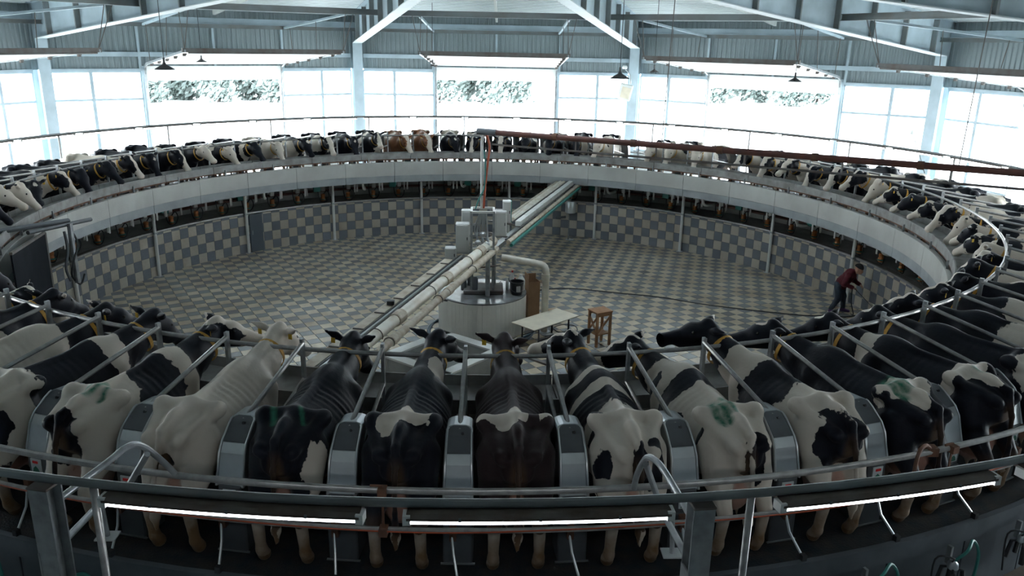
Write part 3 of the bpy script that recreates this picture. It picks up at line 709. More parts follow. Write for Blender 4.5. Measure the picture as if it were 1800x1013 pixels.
def cow_fun(pose, bony=0.5):
    P = Vector(pose['poll']); D = Vector(pose['dir']).normalized(); roll_ = pose.get('roll', 0.0)
    side = D.cross(Vector((0, 0, 1))).normalized(); hup = side.cross(D).normalized()      # side = animal's right
    M = P+D*0.56; tails = pose.get('tail', 0.0); st = pose.get('step', 0.0)
    xt, yt = fine(TX, TT); xb, yb = fine(TX, TB); xw, yw = fine(TX, TW)
    nb = Vector((0.46, 0, 1.06)); nm = nb.lerp(P, 0.55)+Vector((0, 0, -0.10)); pe_ = P-D*0.02+Vector((0, 0, -0.07))
    def f(X, Y, Z):
        top = np.interp(X[:, 0, 0], xt, yt)[:, None, None]; bot = np.interp(X[:, 0, 0], xb, yb)[:, None, None]; w = np.interp(X[:, 0, 0], xw, yw)[:, None, None]
        c = bot+(top-bot)*0.46; hh = np.where(Z > c, top-c, c-bot); pw_ = np.where(Z > c, 1.72, 2.3)
        k = ((np.abs(Y)/w)**pw_+(np.abs(Z-c)/hh)**pw_)**(1/pw_)
        d = (k-1)*np.minimum(w, hh)*0.9
        d = np.maximum(d, np.maximum(X-0.86, -0.92-X))
        rib = np.sin(X*2*pi/0.085+Z*4)*np.clip(1-np.abs((X-0.08)/0.34), 0, 1)*np.clip((Z-0.7)*4, 0, 1)
        d = d+rib*0.007*bony
        yo = np.abs(Y)                          # symmetric bones
        d = smin(d, cone(X, yo, Z, (-0.44, 0.0, 1.30), (-0.44, 0.265, 1.265), 0.05, 0.05), 0.06)
        d = smin(d, ball(X, yo, Z, (-0.45, 0.285, 1.262), (0.085, 0.06, 0.058)), 0.05)
        d = smin(d, cone(X, yo, Z, (-0.44, 0.275, 1.235), (-0.86, 0.155, 1.14), 0.05, 0.05), 0.09)
        d = smin(d, ball(X, yo, Z, (-0.89, 0.15, 1.13), 0.052), 0.05)
        d = smin(d, cone(X, Y, Z, (0.55, 0, 1.285), (-0.72, 0, 1.30), 0.035, 0.03), 0.06)
        d = smin(d, cone(X, Y, Z, (-0.66, 0, 1.285), (-0.90, 0, 1.23), 0.045, 0.04), 0.05)
        t1 = (-0.975, tails*0.3, 0.98); t2 = (-1.01, tails, 0.66); t3 = (-1.0, tails*1.1, 0.42)
        for a, b_, r1, r2 in (((-0.90, 0, 1.23), t1, 0.036, 0.027), (t1, t2, 0.027, 0.022), (t2, t3, 0.024, 0.045), (t3, (t3[0], t3[1], 0.28), 0.045, 0.015)): d = smin(d, cone(X, Y, Z, a, b_, r1, r2), 0.025)
        for s in (1, -1):
            q = st*s
            d = smin(d, cone(X, Y, Z, (-0.60, s*0.17, 1.00), (-0.74, s*0.20, 0.74), 0.19, 0.135), 0.07)
            d = smin(d, cone(X, Y, Z, (-0.74, s*0.20, 0.74), (-0.93+q, s*0.20, 0.50), 0.12, 0.068), 0.05)
            d = smin(d, cone(X, Y, Z, (-0.93+q, s*0.20, 0.50), (-0.88+q, s*0.205, 0.13), 0.060, 0.046), 0.03)
            d = smin(d, cone(X, Y, Z, (-0.88+q, s*0.205, 0.13), (-0.83+q, s*0.205, 0.045), 0.052, 0.062), 0.03)
            d = smin(d, cone(X, Y, Z, (0.55, s*0.20, 1.02), (0.56, s*0.20, 0.72), 0.15, 0.10), 0.08)
            d = smin(d, cone(X, Y, Z, (0.56, s*0.175, 0.72), (0.57, s*0.155, 0.42), 0.085, 0.056), 0.05)
            d = smin(d, cone(X, Y, Z, (0.57, s*0.155, 0.42), (0.555, s*0.155, 0.13), 0.05, 0.042), 0.03)
            d = smin(d, cone(X, Y, Z, (0.555, s*0.155, 0.13), (0.60, s*0.155, 0.045), 0.046, 0.056), 0.03)
            for ux in (-0.50, -0.66): d = smin(d, cone(X, Y, Z, (ux, s*0.075, 0.40), (ux, s*0.08, 0.29), 0.024, 0.014), 0.02)
        d = smin(d, ball(X, Y, Z, (-0.60, 0, 0.56), (0.24, 0.18, 0.215)), 0.05)
        d = smin(d, ball(X, Y, Z, (0.74, 0, 0.78), (0.12, 0.10, 0.16)), 0.08)
        # neck and head
        d = smin(d, cone(X, Y, Z, nb, nm, 0.26, 0.21, (1, 0.72, 1)), 0.12)
        d = smin(d, cone(X, Y, Z, nm, pe_, 0.205, 0.15, (1, 0.76, 1)), 0.07)
        e_ = P+D*0.18-hup*0.04
        d = smin(d, cone(X, Y, Z, P-hup*0.05, e_, 0.120, 0.138), 0.05)
        d = smin(d, cone(X, Y, Z, P+D*0.12-hup*0.13, P+D*0.34-hup*0.11, 0.10, 0.07), 0.05)
        mid_ = P+D*0.37-hup*0.045
        d = smin(d, cone(X, Y, Z, e_, mid_, 0.128, 0.078), 0.05); d = smin(d, cone(X, Y, Z, mid_, M-hup*0.055, 0.078, 0.080), 0.04)
        d = smin(d, cone(X, Y, Z, M-hup*0.065-side*0.04, M-hup*0.065+side*0.04, 0.068, 0.068), 0.03)
        d = smin(d, ball(X, Y, Z, P+hup*0.065, 0.065), 0.05)
        for s in (1, -1):
            b0 = P+side*(s*0.10)+hup*0.0; b1 = P+side*(s*0.20)-D*0.06+hup*0.03; b2 = P+side*(s*0.31)-D*0.13+hup*0.04
            d = smin(d, cone(X, Y, Z, b0, b1, 0.034, 0.052, (0.8, 1, 0.8)), 0.02); d = smin(d, cone(X, Y, Z, b1, b2, 0.052, 0.014, (0.8, 1, 0.8)), 0.02)
        return d
    return f, dict(P=P, D=D, side=side, hup=hup, M=M, nb=nb, nm=nm, pe=pe_)
def cow_shape(pose, h, bony=0.5):
    f, info = cow_fun(pose, bony)
    lo = (-1.14, -0.68, -0.04); hi = (2.06, 0.68, 1.76)
    V, Q = field_mesh(f, lo, hi, h)
    return V, Q, info
def to_mesh(name, V, Q, m, attrs=None):
    me = bpy.data.meshes.new(name); me.vertices.add(len(V)); me.vertices.foreach_set('co', V.astype(np.float32).ravel())
    me.loops.add(Q.size); me.loops.foreach_set('vertex_index', Q.astype(np.int32).ravel())
    me.polygons.add(len(Q)); me.polygons.foreach_set('loop_start', np.arange(0, Q.size, 4, dtype=np.int32))
    me.polygons.foreach_set('use_smooth', np.ones(len(Q), bool)); me.update(calc_edges=True); me.validate()
    me.materials.append(MATS[m])
    for k, v in (attrs or {}).items():
        at = me.attributes.new(k, 'FLOAT', 'POINT'); at.data.foreach_set('value', v.astype(np.float32))
    return me
# hide material: attributes coat (>0 black), pink, dirt, green, brown
m = bpy.data.materials.new('cow_hide'); m.use_nodes = True; n = m.node_tree; bs = n.nodes['Principled BSDF']; MATS['cow_hide'] = m
def att(nm):
    a = n.nodes.new('ShaderNodeAttribute'); a.attribute_name = nm; return a.outputs['Fac']
def mth(op, a, b_=None):
    x = n.nodes.new('ShaderNodeMath'); x.operation = op
    for k, v in enumerate((a, b_)):
        if v is None: continue
        if isinstance(v, (int, float)): x.inputs[k].default_value = v
        else: n.links.new(v, x.inputs[k])
    return x.outputs[0]
def mixc(f, a, b_):
    x = n.nodes.new('ShaderNodeMix'); x.data_type = 'RGBA'
    if isinstance(f, (int, float)): x.inputs[0].default_value = f
    else: n.links.new(f, x.inputs[0])
    for k, v in ((6, a), (7, b_)):
        if isinstance(v, tuple): x.inputs[k].default_value = v+(1,)
        else: n.links.new(v, x.inputs[k])
    return x.outputs[2]
tco = n.nodes.new('ShaderNodeTexCoord')
def noise(sc, det=4):
    x = n.nodes.new('ShaderNodeTexNoise'); x.inputs['Scale'].default_value = sc; x.inputs['Detail'].default_value = det; n.links.new(tco.outputs['Object'], x.inputs['Vector']); return x.outputs[0]
n1 = noise(7, 8); n2 = noise(2.2, 3); n3 = noise(26, 3)
edge = mth('ADD', att('coat'), mth('MULTIPLY', mth('SUBTRACT', n1, 0.5), 2.0))
rmp = n.nodes.new('ShaderNodeMapRange'); rmp.inputs[1].default_value = -0.035; rmp.inputs[2].default_value = 0.035; n.links.new(edge, rmp.inputs[0])
white = mixc(mth('MULTIPLY', n2, 0.55), (0.66, 0.60, 0.53), (0.50, 0.40, 0.30))
black = mixc(n2, (0.005, 0.008, 0.016), (0.010, 0.010, 0.014))
black = mixc(att('brown'), black, mixc(n2, (0.26, 0.12, 0.06), (0.16, 0.065, 0.035)))
hide = mixc(rmp.outputs[0], white, black)
dirtf = mth('MULTIPLY', att('dirt'), mth('ADD', mth('MULTIPLY', n1, 1.1), 0.35))
hide = mixc(dirtf, hide, (0.19, 0.11, 0.052))
hide = mixc(mth('MULTIPLY', att('green'), mth('ADD', n3, 0.38)), hide, (0.03, 0.16, 0.10))
hide = mixc(att('pink'), hide, (0.46, 0.24, 0.18))
n.links.new(hide, bs.inputs['Base Color']); bs.inputs['Roughness'].default_value = 0.5; bs.inputs['Specular IOR Level'].default_value = 0.16
try: bs.inputs['Sheen Weight'].default_value = 0.04; bs.inputs['Sheen Roughness'].default_value = 0.5
except Exception: pass
bu = n.nodes.new('ShaderNodeBump'); bu.inputs['Strength'].default_value = 0.25; bu.inputs['Distance'].default_value = 0.01; n.links.new(n3, bu.inputs['Height']); n.links.new(bu.outputs[0], bs.inputs['Normal'])

def coat_attrs(V, info, base, patches, brown=0.0, green=(), dirt=1.0, face='black'):
    x, y, z = V.T
    v = np.full(len(V), 1.0 if base == 'b' else -1.0)
    def patch(v, kind, c, r):
        s = (1-np.sqrt(((x-c[0])/r[0])**2+((y-c[1])/r[1])**2+((z-c[2])/r[2])**2))*2.2
        return np.maximum(v, np.clip(s, -1, 1)) if kind == 'b' else np.minimum(v, np.clip(-s, -1, 1))
    for p in patches: v = patch(v, p[0], p[1:4], p[4:7])
    # head coordinates
    P, D, sd, hu, M = (np.array(info[k]) for k in ('P', 'D', 'side', 'hup', 'M'))
    rel = V-P; hx = rel @ D; hs = rel @ sd; hu_ = rel @ hu
    head = (hx > -0.10) & (np.linalg.norm(rel-np.outer(np.clip(hx, 0, 0.56), D), axis=1) < 0.27) & (x > 0.98)
    if face == 'black': hv = np.full(len(V), 1.0)
    elif face == 'white': hv = np.full(len(V), -1.0)
    elif face == 'blaze': hv = np.clip((np.abs(hs)-0.036-0.035*np.clip(hx/0.5, 0, 1))*16+np.clip(-hu_*6, 0, 1)*0.6, -1, 1); hv = np.where(hx > 0.40, -0.8, hv)
    elif face == 'halfwhite': hv = np.clip((np.abs(hs)-0.095)*12+np.clip(-hu_-0.1, 0, 1)*8, -1, 1); hv = np.where(hx > 0.42, -1, hv)
    elif face == 'star': hv = np.clip(np.sqrt((hs/0.05)**2+((hx-0.12)/0.07)**2+((hu_-0.06)/0.08)**2)-1, -1, 1)
    else: hv = None
    if hv is not None:
        ear = np.abs(hs) > 0.15
        hv = np.where(ear & (face != 'white'), 1.0, hv); v = np.where(head, hv, v)
    pink = np.clip((1.12-np.sqrt(((x+0.60)/0.24)**2+(y/0.18)**2+((z-0.56)/0.215)**2))*7, 0, 1)*(z < 0.74)*np.clip((0.195-np.abs(y))*20, 0, 1)*0.9
    pink = np.maximum(pink, np.clip(1.0-np.linalg.norm((V-(M-hu*0.06+D*0.04))/0.075, axis=1), 0, 1)*0.8*(face in ('white', 'halfwhite', 'blaze')))
    leg = np.clip((0.62-z)*2.6, 0, 1); dt = leg*dirt*0.95
    dt = np.maximum(dt, np.clip(1-np.sqrt(((x+0.88)/0.2)**2+(y/0.10)**2+((z-0.85)/0.35)**2), 0, 1)*0.9*dirt)
    gr = np.zeros(len(V))
    for (a, b_, r) in green:
        a = np.array(a); b_ = np.array(b_); ba = b_-a; ba[2] = 0; W = (V-a)*np.array((1, 1, 0)); t = np.clip(W @ ba/(ba @ ba), 0, 1); d = np.linalg.norm(W-np.outer(t, ba), axis=1)+np.clip(1.08-z, 0, 1)*2; gr = np.maximum(gr, np.clip(1.35-d/r, 0, 1))
    # coloured legs stay light so that the mud shows
    v = np.where((z < 0.60) & (np.abs(y) > 0.02), np.minimum(v, (z-0.45)*6), v) if base != 'B' else v
    hoof = z < 0.075; v = np.where(hoof, 0.9, v)
    return dict(coat=v, pink=pink, dirt=dt, green=gr*0.95, brown=np.full(len(V), brown))
eye_mb = MB(); eye_mb.lathe([(0.0005, -0.02), (0.014, -0.014), (0.02, 0), (0.014, 0.014), (0.0005, 0.02)], 10); eye_me = eye_mb.mesh('eye'); eye_me.materials.append(MATS['eye'])
tag_mb = MB(); tag_mb.bbox((0, 0, -0.03), (0.008, 0.05, 0.065), 0.003); tag_me = tag_mb.mesh('ear_tag'); tag_me.materials.append(MATS['tag_yellow'])
def add_parts(e, info, collar=True):
    P, D, sd, hu = info['P'], info['D'], info['side'], info['hup']
    for s in (1, -1):
        o = link('eye', eye_me, e); o.location = P+D*0.19+sd*(s*0.122)+hu*0.02
        if s == (1 if random.random() < 0.5 else -1):
            o = link('ear_tag', tag_me, e); o.location = P+sd*(s*0.21)-D*0.07-hu*0.01; o.rotation_euler = (0, 0, atan2(D.y, D.x))
    if collar:
        c = info['nm'].lerp(info['pe'], 0.45); ax_ = (info['pe']-info['nm']).normalized(); lt = ax_.cross(Vector((0, 0, 1))).normalized(); upv = lt.cross(ax_)
        V = []; F = []; K = 20
        for k in range(K):
            t = 2*pi*k/K; dirv = lt*cos(t)*0.150+upv*(sin(t)*0.200-0.022); 
            for w in (-0.022, 0.022):
                for g in (1.0, 1.05): V.append(c+dirv*g+ax_*w)
        for k in range(K):
            a = 4*k; b_ = 4*((k+1) % K); F += [(a, b_, b_+2, a+2), (a+1, a+3, b_+3, b_+1), (a, a+1, b_+1, b_), (a+2, b_+2, b_+3, a+3)]
        cb = MB(); cb.add(V, F); cb.build('collar', 'strap_yellow', e, smooth=True)
R_COW = 11.49
def place(e, j, da=0.0, R=R_COW, turn=0.0):
    a = stall_az(j+0.5+da); e.location = pol(R, a, Z_DECK); e.rotation_euler = (0, 0, face_in(a)+turn)

# --- the front row, each with its own coat and pose
def hd(yaw, pitch): return (cos(pitch)*cos(yaw), cos(pitch)*sin(yaw), sin(pitch))   # +yaw turns the head to the animal's left
G = lambda x, y: [((x+0.10, y, 1.30), (x-0.16, y+0.02, 1.27), 0.028), ((x+0.06, y+0.09, 1.29), (x-0.16, y+0.08, 1.26), 0.026), ((x+0.10, y-0.08, 1.29), (x-0.12, y-0.10, 1.25), 0.026)]
GREENWASH = [((-0.30, 0.10, 1.29), (-0.55, 0.06, 1.29), 0.05), ((-0.30, 0.0, 1.31), (-0.58, -0.02, 1.30), 0.035), ((-0.36, 0.16, 1.27), (-0.62, 0.14, 1.22), 0.05)]
NEAR = {
 -7: dict(pose=dict(poll=(1.34, 0.05, 1.30), dir=hd(0.3, -0.5)), base='w', patches=[('b', 0.9, 0, 1.1, 0.5, 0.5, 0.6), ('b', -0.3, -0.2, 1.1, 0.3, 0.3, 0.3)], face='black', label='white-backed cow half out of the picture at the left end of the front row'),
 -6: dict(pose=dict(poll=(1.36, -0.08, 1.28), dir=hd(-0.35, -0.5)), base='w', patches=[('b', 1.05, 0, 1.2, 0.32, 0.5, 0.6), ('b', -0.05, 0.25, 1.0, 0.3, 0.35, 0.32), ('b', -0.75, 0, 1.0, 0.25, 0.5, 0.4)], face='black', label='white cow with a black head and black flank patch, second from the left'),
 -5: dict(pose=dict(poll=(1.37, 0.0, 1.32), dir=hd(-0.15, -0.75)), base='b', patches=[('w', 0.62, -0.1, 1.2, 0.17, 0.6, 0.6), ('w', -0.78, 0.0, 1.1, 0.48, 0.6, 0.6), ('b', -0.35, -0.25, 1.05, 0.22, 0.3, 0.25), ('b', -0.82, -0.1, 0.9, 0.14, 0.2, 0.25)], face='black', label='black cow with a white shoulder band and white rump, third from the left'),
 -4: dict(pose=dict(poll=(1.38, -0.03, 1.33), dir=hd(-0.9, -0.35), tail=0.05), base='w', patches=[('b', 0.98, 0, 1.2, 0.30, 0.5, 0.6), ('b', 0.17, -0.12, 1.15, 0.27, 0.42, 0.45), ('b', -0.03, -0.24, 1.0, 0.18, 0.2, 0.2), ('b', -0.92, 0.02, 0.98, 0.16, 0.18, 0.42)], face='halfwhite', green=G(-0.45, -0.04), bony=0.7, label='white cow with black neck, black mid-back patch and green stripes on its hip'),
 -3: dict(pose=dict(poll=(1.37, 0.02, 1.34), dir=hd(-0.2, -0.6), tail=0.08), base='w', patches=[('b', 0.62, 0.2, 0.95, 0.16, 0.15, 0.18), ('b', -0.94, -0.03, 0.92, 0.06, 0.08, 0.10)], face='white', bony=1.5, dirt=1.3, label='bony cream-white cow with ribs showing and a pale head'),
 -2: dict(pose=dict(poll=(1.36, 0.0, 1.30), dir=hd(-0.15, -0.8), tail=0.0), base='b', patches=[('w', -0.72, -0.30, 0.82, 0.16, 0.16, 0.32)], face='black', green=[((-0.40, 0.20, 1.29), (-0.62, 0.12, 1.22), 0.03), ((-0.42, -0.06, 1.30), (-0.58, -0.14, 1.26), 0.02)], bony=0.9, label='all-black cow with a pale streak down its right thigh'),
 -1: dict(pose=dict(poll=(1.37, -0.10, 1.36), dir=hd(-0.5, -0.55)), base='b', patches=[('w', -0.42, -0.06, 1.32, 0.15, 0.20, 0.12), ('w', -0.55, 0.12, 1.30, 0.17, 0.10, 0.16), ('w', 0.78, -0.14, 1.16, 0.20, 0.09, 0.25), ('w', -0.52, -0.24, 1.15, 0.06, 0.04, 0.16)], face='black', bony=0.9, label='black cow with a white saddle over its hips and a pale stripe on its neck'),
 0: dict(pose=dict(poll=(1.37, 0.02, 1.33), dir=hd(-0.35, -0.6)), base='b', patches=[('w', -0.40, 0.02, 1.33, 0.13, 0.42, 0.14), ('w', -0.52, 0.08, 1.30, 0.13, 0.10, 0.14), ('b', -0.46, -0.16, 1.28, 0.12, 0.06, 0.12)], brown=0.10, face='black', bony=1.0, label='dark brownish-black cow with a white patch across the top of its hips'),
 1: dict(pose=dict(poll=(1.37, 0.10, 1.35), dir=hd(0.8, -0.35), tail=-0.03), base='b', patches=[('w', -0.62, 0.0, 1.1, 0.50, 0.6, 0.8), ('w', 0.58, -0.02, 1.15, 0.075, 0.5, 0.5), ('w', 0.26, 0.02, 1.12, 0.075, 0.5, 0.5), ('b', -0.42, 0.27, 1.12, 0.10, 0.10, 0.24), ('b', -0.70, 0.22, 0.92, 0.13, 0.12, 0.22), ('b', -0.90, -0.02, 0.98, 0.12, 0.07, 0.3), ('b', -0.80, -0.18, 0.98, 0.13, 0.1, 0.28)], face='blaze', bony=0.7, label='cow with black-and-white barred neck and a white rump with black spots'),
 2: dict(pose=dict(poll=(1.33, 0.26, 1.28), dir=hd(1.1, -0.45)), base='w', patches=[('b', 1.05, 0.05, 1.2, 0.26, 0.5, 0.6), ('b', 0.28, 0.0, 1.15, 0.13, 0.5, 0.42), ('b', 0.60, 0.2, 1.05, 0.10, 0.2, 0.2), ('b', -0.05, 0.22, 1.0, 0.12, 0.12, 0.12), ('b', -0.55, 0.28, 1.05, 0.06, 0.08, 0.12), ('b', -0.86, -0.08, 0.98, 0.15, 0.14, 0.28), ('b', -0.7, 0.17, 0.70, 0.12, 0.12, 0.2)], face='blaze', green=GREENWASH+G(-0.5, 0.06), bony=0.5, label='white cow with dark shoulder bars and a green smudge on its rump'),
 3: dict(pose=dict(poll=(1.36, 0.18, 1.40), dir=hd(1.2, -0.2), tail=-0.05), base='w', patches=[('b', 1.16, 0.0, 1.25, 0.30, 0.5, 0.5), ('b', 0.16, 0.0, 1.0, 0.33, 0.6, 0.6), ('b', -0.80, 0.02, 1.02, 0.32, 0.26, 0.28)], face='black', bony=0.4, label='big white cow with a wide black belt and a round black rump patch'),
 4: dict(pose=dict(poll=(1.35, 0.12, 1.30), dir=hd(0.9, -0.3)), base='b', patches=[('w', -0.46, 0.0, 1.22, 0.18, 0.34, 0.30), ('w', -0.62, 0.05, 1.25, 0.20, 0.10, 0.18), ('b', -0.64, 0.2, 1.0, 0.13, 0.10, 0.26)], face='star', green=GREENWASH, bony=0.5, label='black cow with a white hip patch smeared green, below the worker'),
 5: dict(pose=dict(poll=(1.34, 0.06, 1.28), dir=hd(0.8, -0.4)), base='b', patches=[('w', 0.72, 0.0, 1.1, 0.12, 0.5, 0.4), ('w', -0.42, 0.05, 1.2, 0.12, 0.4, 0.45), ('w', -0.58, 0.0, 1.28, 0.25, 0.09, 0.1)], face='star', green=[((-0.5, -0.02, 1.31), (-0.62, -0.03, 1.30), 0.04)], bony=0.4, label='black cow with a white shoulder band and white hip stripe, right of the green-smeared cow'),
 6: dict(pose=dict(poll=(1.33, 0.0, 1.24), dir=hd(0.4, -0.5)), base='b', patches=[('w', -0.7, 0.1, 1.2, 0.25, 0.3, 0.3)], face='star', bony=0.4, label='black cow with a small white face mark, two right of the green-smeared cow'),
 7: dict(pose=dict(poll=(1.34, 0.10, 1.28), dir=hd(0.7, -0.35)), base='b', patches=[('w', 0.0, 0.15, 1.1, 0.2, 0.3, 0.3)], face='blaze', bony=0.4, label='black cow stretching a white-streaked face towards the pit on the right of the front row'),
 8: dict(pose=dict(poll=(1.33, 0.0, 1.26), dir=hd(0.2, -0.5)), base='b', patches=[('w', 0.25, 0.0, 1.25, 0.25, 0.45, 0.35)], face='blaze', bony=0.4, label='black cow with a white saddle behind the shoulders, near the right edge'),
}
cows = {}
for j, s in NEAR.items():
    V, Q, info = cow_shape(s['pose'], 0.0215, s.get('bony', 0.5))
    at = coat_attrs(V, info, s['base'], s['patches'], s.get('brown', 0), s.get('green', ()), s.get('dirt', 1.0), s['face'])
    e = empty('cow', label=s['label'], cat='cow', group='cows on the milking platform'); place(e, j)
    link('body', to_mesh('cow_body', V, Q, 'cow_hide', at), e); add_parts(e, info); cows[j] = e

# --- the rest of the ring
POSES = [dict(poll=(1.30, 0.0, 1.26), dir=hd(0.0, -1.0)), dict(poll=(1.31, 0.08, 1.24), dir=hd(0.35, -0.9)), dict(poll=(1.30, -0.08, 1.24), dir=hd(-0.35, -0.95)),
         dict(poll=(1.33, 0.04, 1.30), dir=hd(0.15, -0.8), tail=0.04), dict(poll=(1.33, 0.12, 1.22), dir=hd(0.9, -0.6)), dict(poll=(1.33, -0.12, 1.22), dir=hd(-0.9, -0.6)), dict(poll=(1.34, 0.0, 1.36), dir=hd(0.0, -0.55))]
shapes = [cow_shape(p, 0.036, 0.4) for p in POSES]
EMPTY = {31, 27}
# stall 37 - 1 lies at the far side; count outwards from the brown cows
far0 = -37
order = list(range(9, 37))+list(range(-37, -7))
BROWN = (-34, -35)
kinds = ['mostly black', 'black and white', 'mostly white', 'patched']
for j in order:
    if j in EMPTY: continue
    r_ = random.Random(j*7+3)
    V, Q, info = shapes[r_.choice([0, 0, 1, 2, 3, 3, 6] if abs(j) > 20 else [1, 2, 3, 4, 5, 6])]
    mode = r_.choices(['b', 'bw', 'w'], [0.5, 0.32, 0.18])[0]; br = 0.0; face = r_.choice(['black', 'blaze', 'blaze', 'halfwhite', 'star', 'white'] if mode != 'b' else ['black', 'black', 'blaze', 'star', 'halfwhite'])
    if j in (-18, -20, -26, -27, 28, 29, 30): mode = {-18: 'bw', -20: 'bw', -26: 'bw', -27: 'bw'}.get(j, 'w'); face = 'white' if j != -20 else 'halfwhite'
    if 9 <= j <= 22: face = ['blaze', 'star', 'halfwhite', 'white', 'halfwhite', 'blaze', 'white', 'halfwhite', 'halfwhite', 'blaze', 'halfwhite', 'white', 'blaze', 'halfwhite'][j-9]; mode = 'b bw b w bw w b w bw b b bw w b'.split()[j-9]
    if j in BROWN: br = 1.0; mode = 'bw'; face = 'halfwhite'
    base = 'w' if mode == 'w' else 'b'; pt = []
    for _ in range({'b': 1, 'bw': 5, 'w': 4}[mode]):
        pt.append(('b' if base == 'w' else 'w', r_.uniform(-0.9, 0.9), r_.uniform(-0.3, 0.3), r_.uniform(0.8, 1.35), r_.uniform(0.15, 0.4), r_.uniform(0.15, 0.4), r_.uniform(0.2, 0.4)))
    at = coat_attrs(V, info, base, pt, br, (), 0.8, face)
    fdesc = {'black': 'black face', 'blaze': 'white blaze', 'halfwhite': 'broad white face', 'star': 'small white star', 'white': 'white face'}[face]
    kd = {'b': 'mostly black cow', 'bw': 'black-and-white patched cow', 'w': 'mostly white cow'}[mode]
    if j in BROWN:
        lab = 'brown-and-white cow at the far side of the ring, %s of the two' % ('left' if j == -35 else 'right')
    elif j < -7 and j > -34: lab = '%s with %s, %s left of the two brown cows' % (kd, fdesc, ordinal(-34-j if False else j+34)) 
    else:
        k = (-36-j) if j < 0 else None
        q = (-35-j) if j < 0 else (-35-j+74)
        lab = '%s with %s, %s right of the two brown cows' % (kd, fdesc, ordinal(q))
    e = empty('cow', label=lab, cat='cow', group='cows on the milking platform'); place(e, j, r_.uniform(-0.03, 0.03), R_COW+r_.uniform(-0.05, 0.05), r_.uniform(-0.05, 0.05))
    s_ = r_.uniform(0.96, 1.03); e.scale = (1, 1, s_)
    link('body', to_mesh('cow_body', V, Q, 'cow_hide', at), e); add_parts(e, info); cows[j] = e
# ================================================================ centre of the pit
CY = 0.12
pl = empty('centre_plinth', (0, CY, 0), label='round white plinth in the middle of the pit with a wet top', cat='plinth')
NSV = 60
for k in range(NSV):
    a0 = 2*pi*k/NSV; a1 = a0+2*pi/NSV*0.965; V = []
    for a in (a0, (a0+a1)/2, a1):
        for (r, z) in ((1.06, 0.0), (1.06, 0.90), (1.03, 0.90), (1.03, 0.0)): V.append((r*cos(a), r*sin(a), z))
    F = []
    for i in range(2):
        for q in range(4): F.append((i*4+q, i*4+(q+1) % 4, i*4+4+(q+1) % 4, i*4+4+q))
    F += [(0, 1, 2, 3), (11, 10, 9, 8)]
    c = MB(); c.add(V, F); c.build('panel', 'white_plinth', pl)
c = MB(); c.lathe([(1.03, 0.0), (1.03, 0.905)], 48); c.build('core', 'grout', pl)
c = MB(); c.lathe([(1.065, 0.90), (1.065, 0.925), (1.02, 0.93)], 60); c.build('wet_top', 'wet_floor', pl)
c = MB(); c.box((-0.95, -0.62, 0.90), (0.30, 0.04, 0.05), Matrix.Rotation(-0.5, 3, 'Z')); c.build('bracket', 'cabinet_grey', pl)

# mast frame with valves, standing on the plinth
Z0 = 0.93
mf = empty('valve_frame', (0, CY, Z0), label='tall open steel frame of valves and pipes standing on the white plinth', cat='frame')
for (x, y) in ((-0.27, -0.25), (0.25, -0.25), (-0.27, 0.25), (0.25, 0.25)):
    c = MB(); c.box((x, y, 1.0), (0.05, 0.05, 2.0)); c.build('upright', 'galvanised', mf)
for z in (1.98, 1.10):
    for (a, b_) in (((-0.27, -0.25), (0.25, -0.25)), ((-0.27, 0.25), (0.25, 0.25)), ((-0.27, -0.25), (-0.27, 0.25)), ((0.25, -0.25), (0.25, 0.25))):
        c = MB(); c.beam((a[0], a[1], z), (b_[0], b_[1], z), 0.05, 0.05); c.build('crossbar', 'white_paint', mf)
c = MB(); c.box((0.285, 0, 1.72), (0.015, 0.40, 0.46)); c.build('side_plate', 'white_paint', mf)
for k in range(6):
    x = -0.15+0.06*k; c = MB(); c.tube(smooth_path([(x, -0.05+0.03*(k % 3), 0.9), (x+0.04*(-1)**k, -0.08, 1.25), (x-0.05, 0.03, 1.5), (x*0.4, 0, 1.95)], 5), 0.022, 6); c.build('pipe', 'stainless', mf, smooth=True)
for (x, z) in ((-0.12, 1.22), (0.10, 1.18), (0.0, 1.42), (-0.05, 1.05)):
    c = MB(); c.lathe([(0.05, -0.05), (0.07, -0.02), (0.07, 0.03), (0.04, 0.06)], 12, (x, -0.12, z)); c.build('valve', 'stainless_light', mf, smooth=True)
for x in (-0.16, 0.12):
    c = MB(); c.tube([(x, -0.30, 1.0), (x, -0.20, 1.0)], 0.07, 14); c.build('pump_face', 'black_plastic', mf)
c = MB(); c.bbox((0.02, 0.0, 0.06), (0.95, 0.7, 0.10), 0.02); c.build('base_frame', 'steel_rust', mf)
for (x, y) in ((0.12, -0.42), (0.27, 0.2)):
    c = MB(); c.tube([(x, y, 0), (x, y, 1.05)], 0.055, 10); c.build('stand_pipe', 'galvanised', mf, smooth=True)
c = MB(); c.tube([(-0.05, -0.42, 0.70), (0.42, -0.30, 0.72)], 0.022, 6); c.build('valve_bar', 'steel_rust', mf, smooth=True)
for (x, y, h) in ((-0.45, -0.1, 0.40), (-0.30, 0.1, 0.45), (-0.18, -0.25, 0.38)):
    c = MB(); c.lathe([(0.07, 0.05), (0.075, h), (0.04, h+0.05)], 12, (x, y, 0)); c.build('motor', 'cabinet_grey', mf, smooth=True)
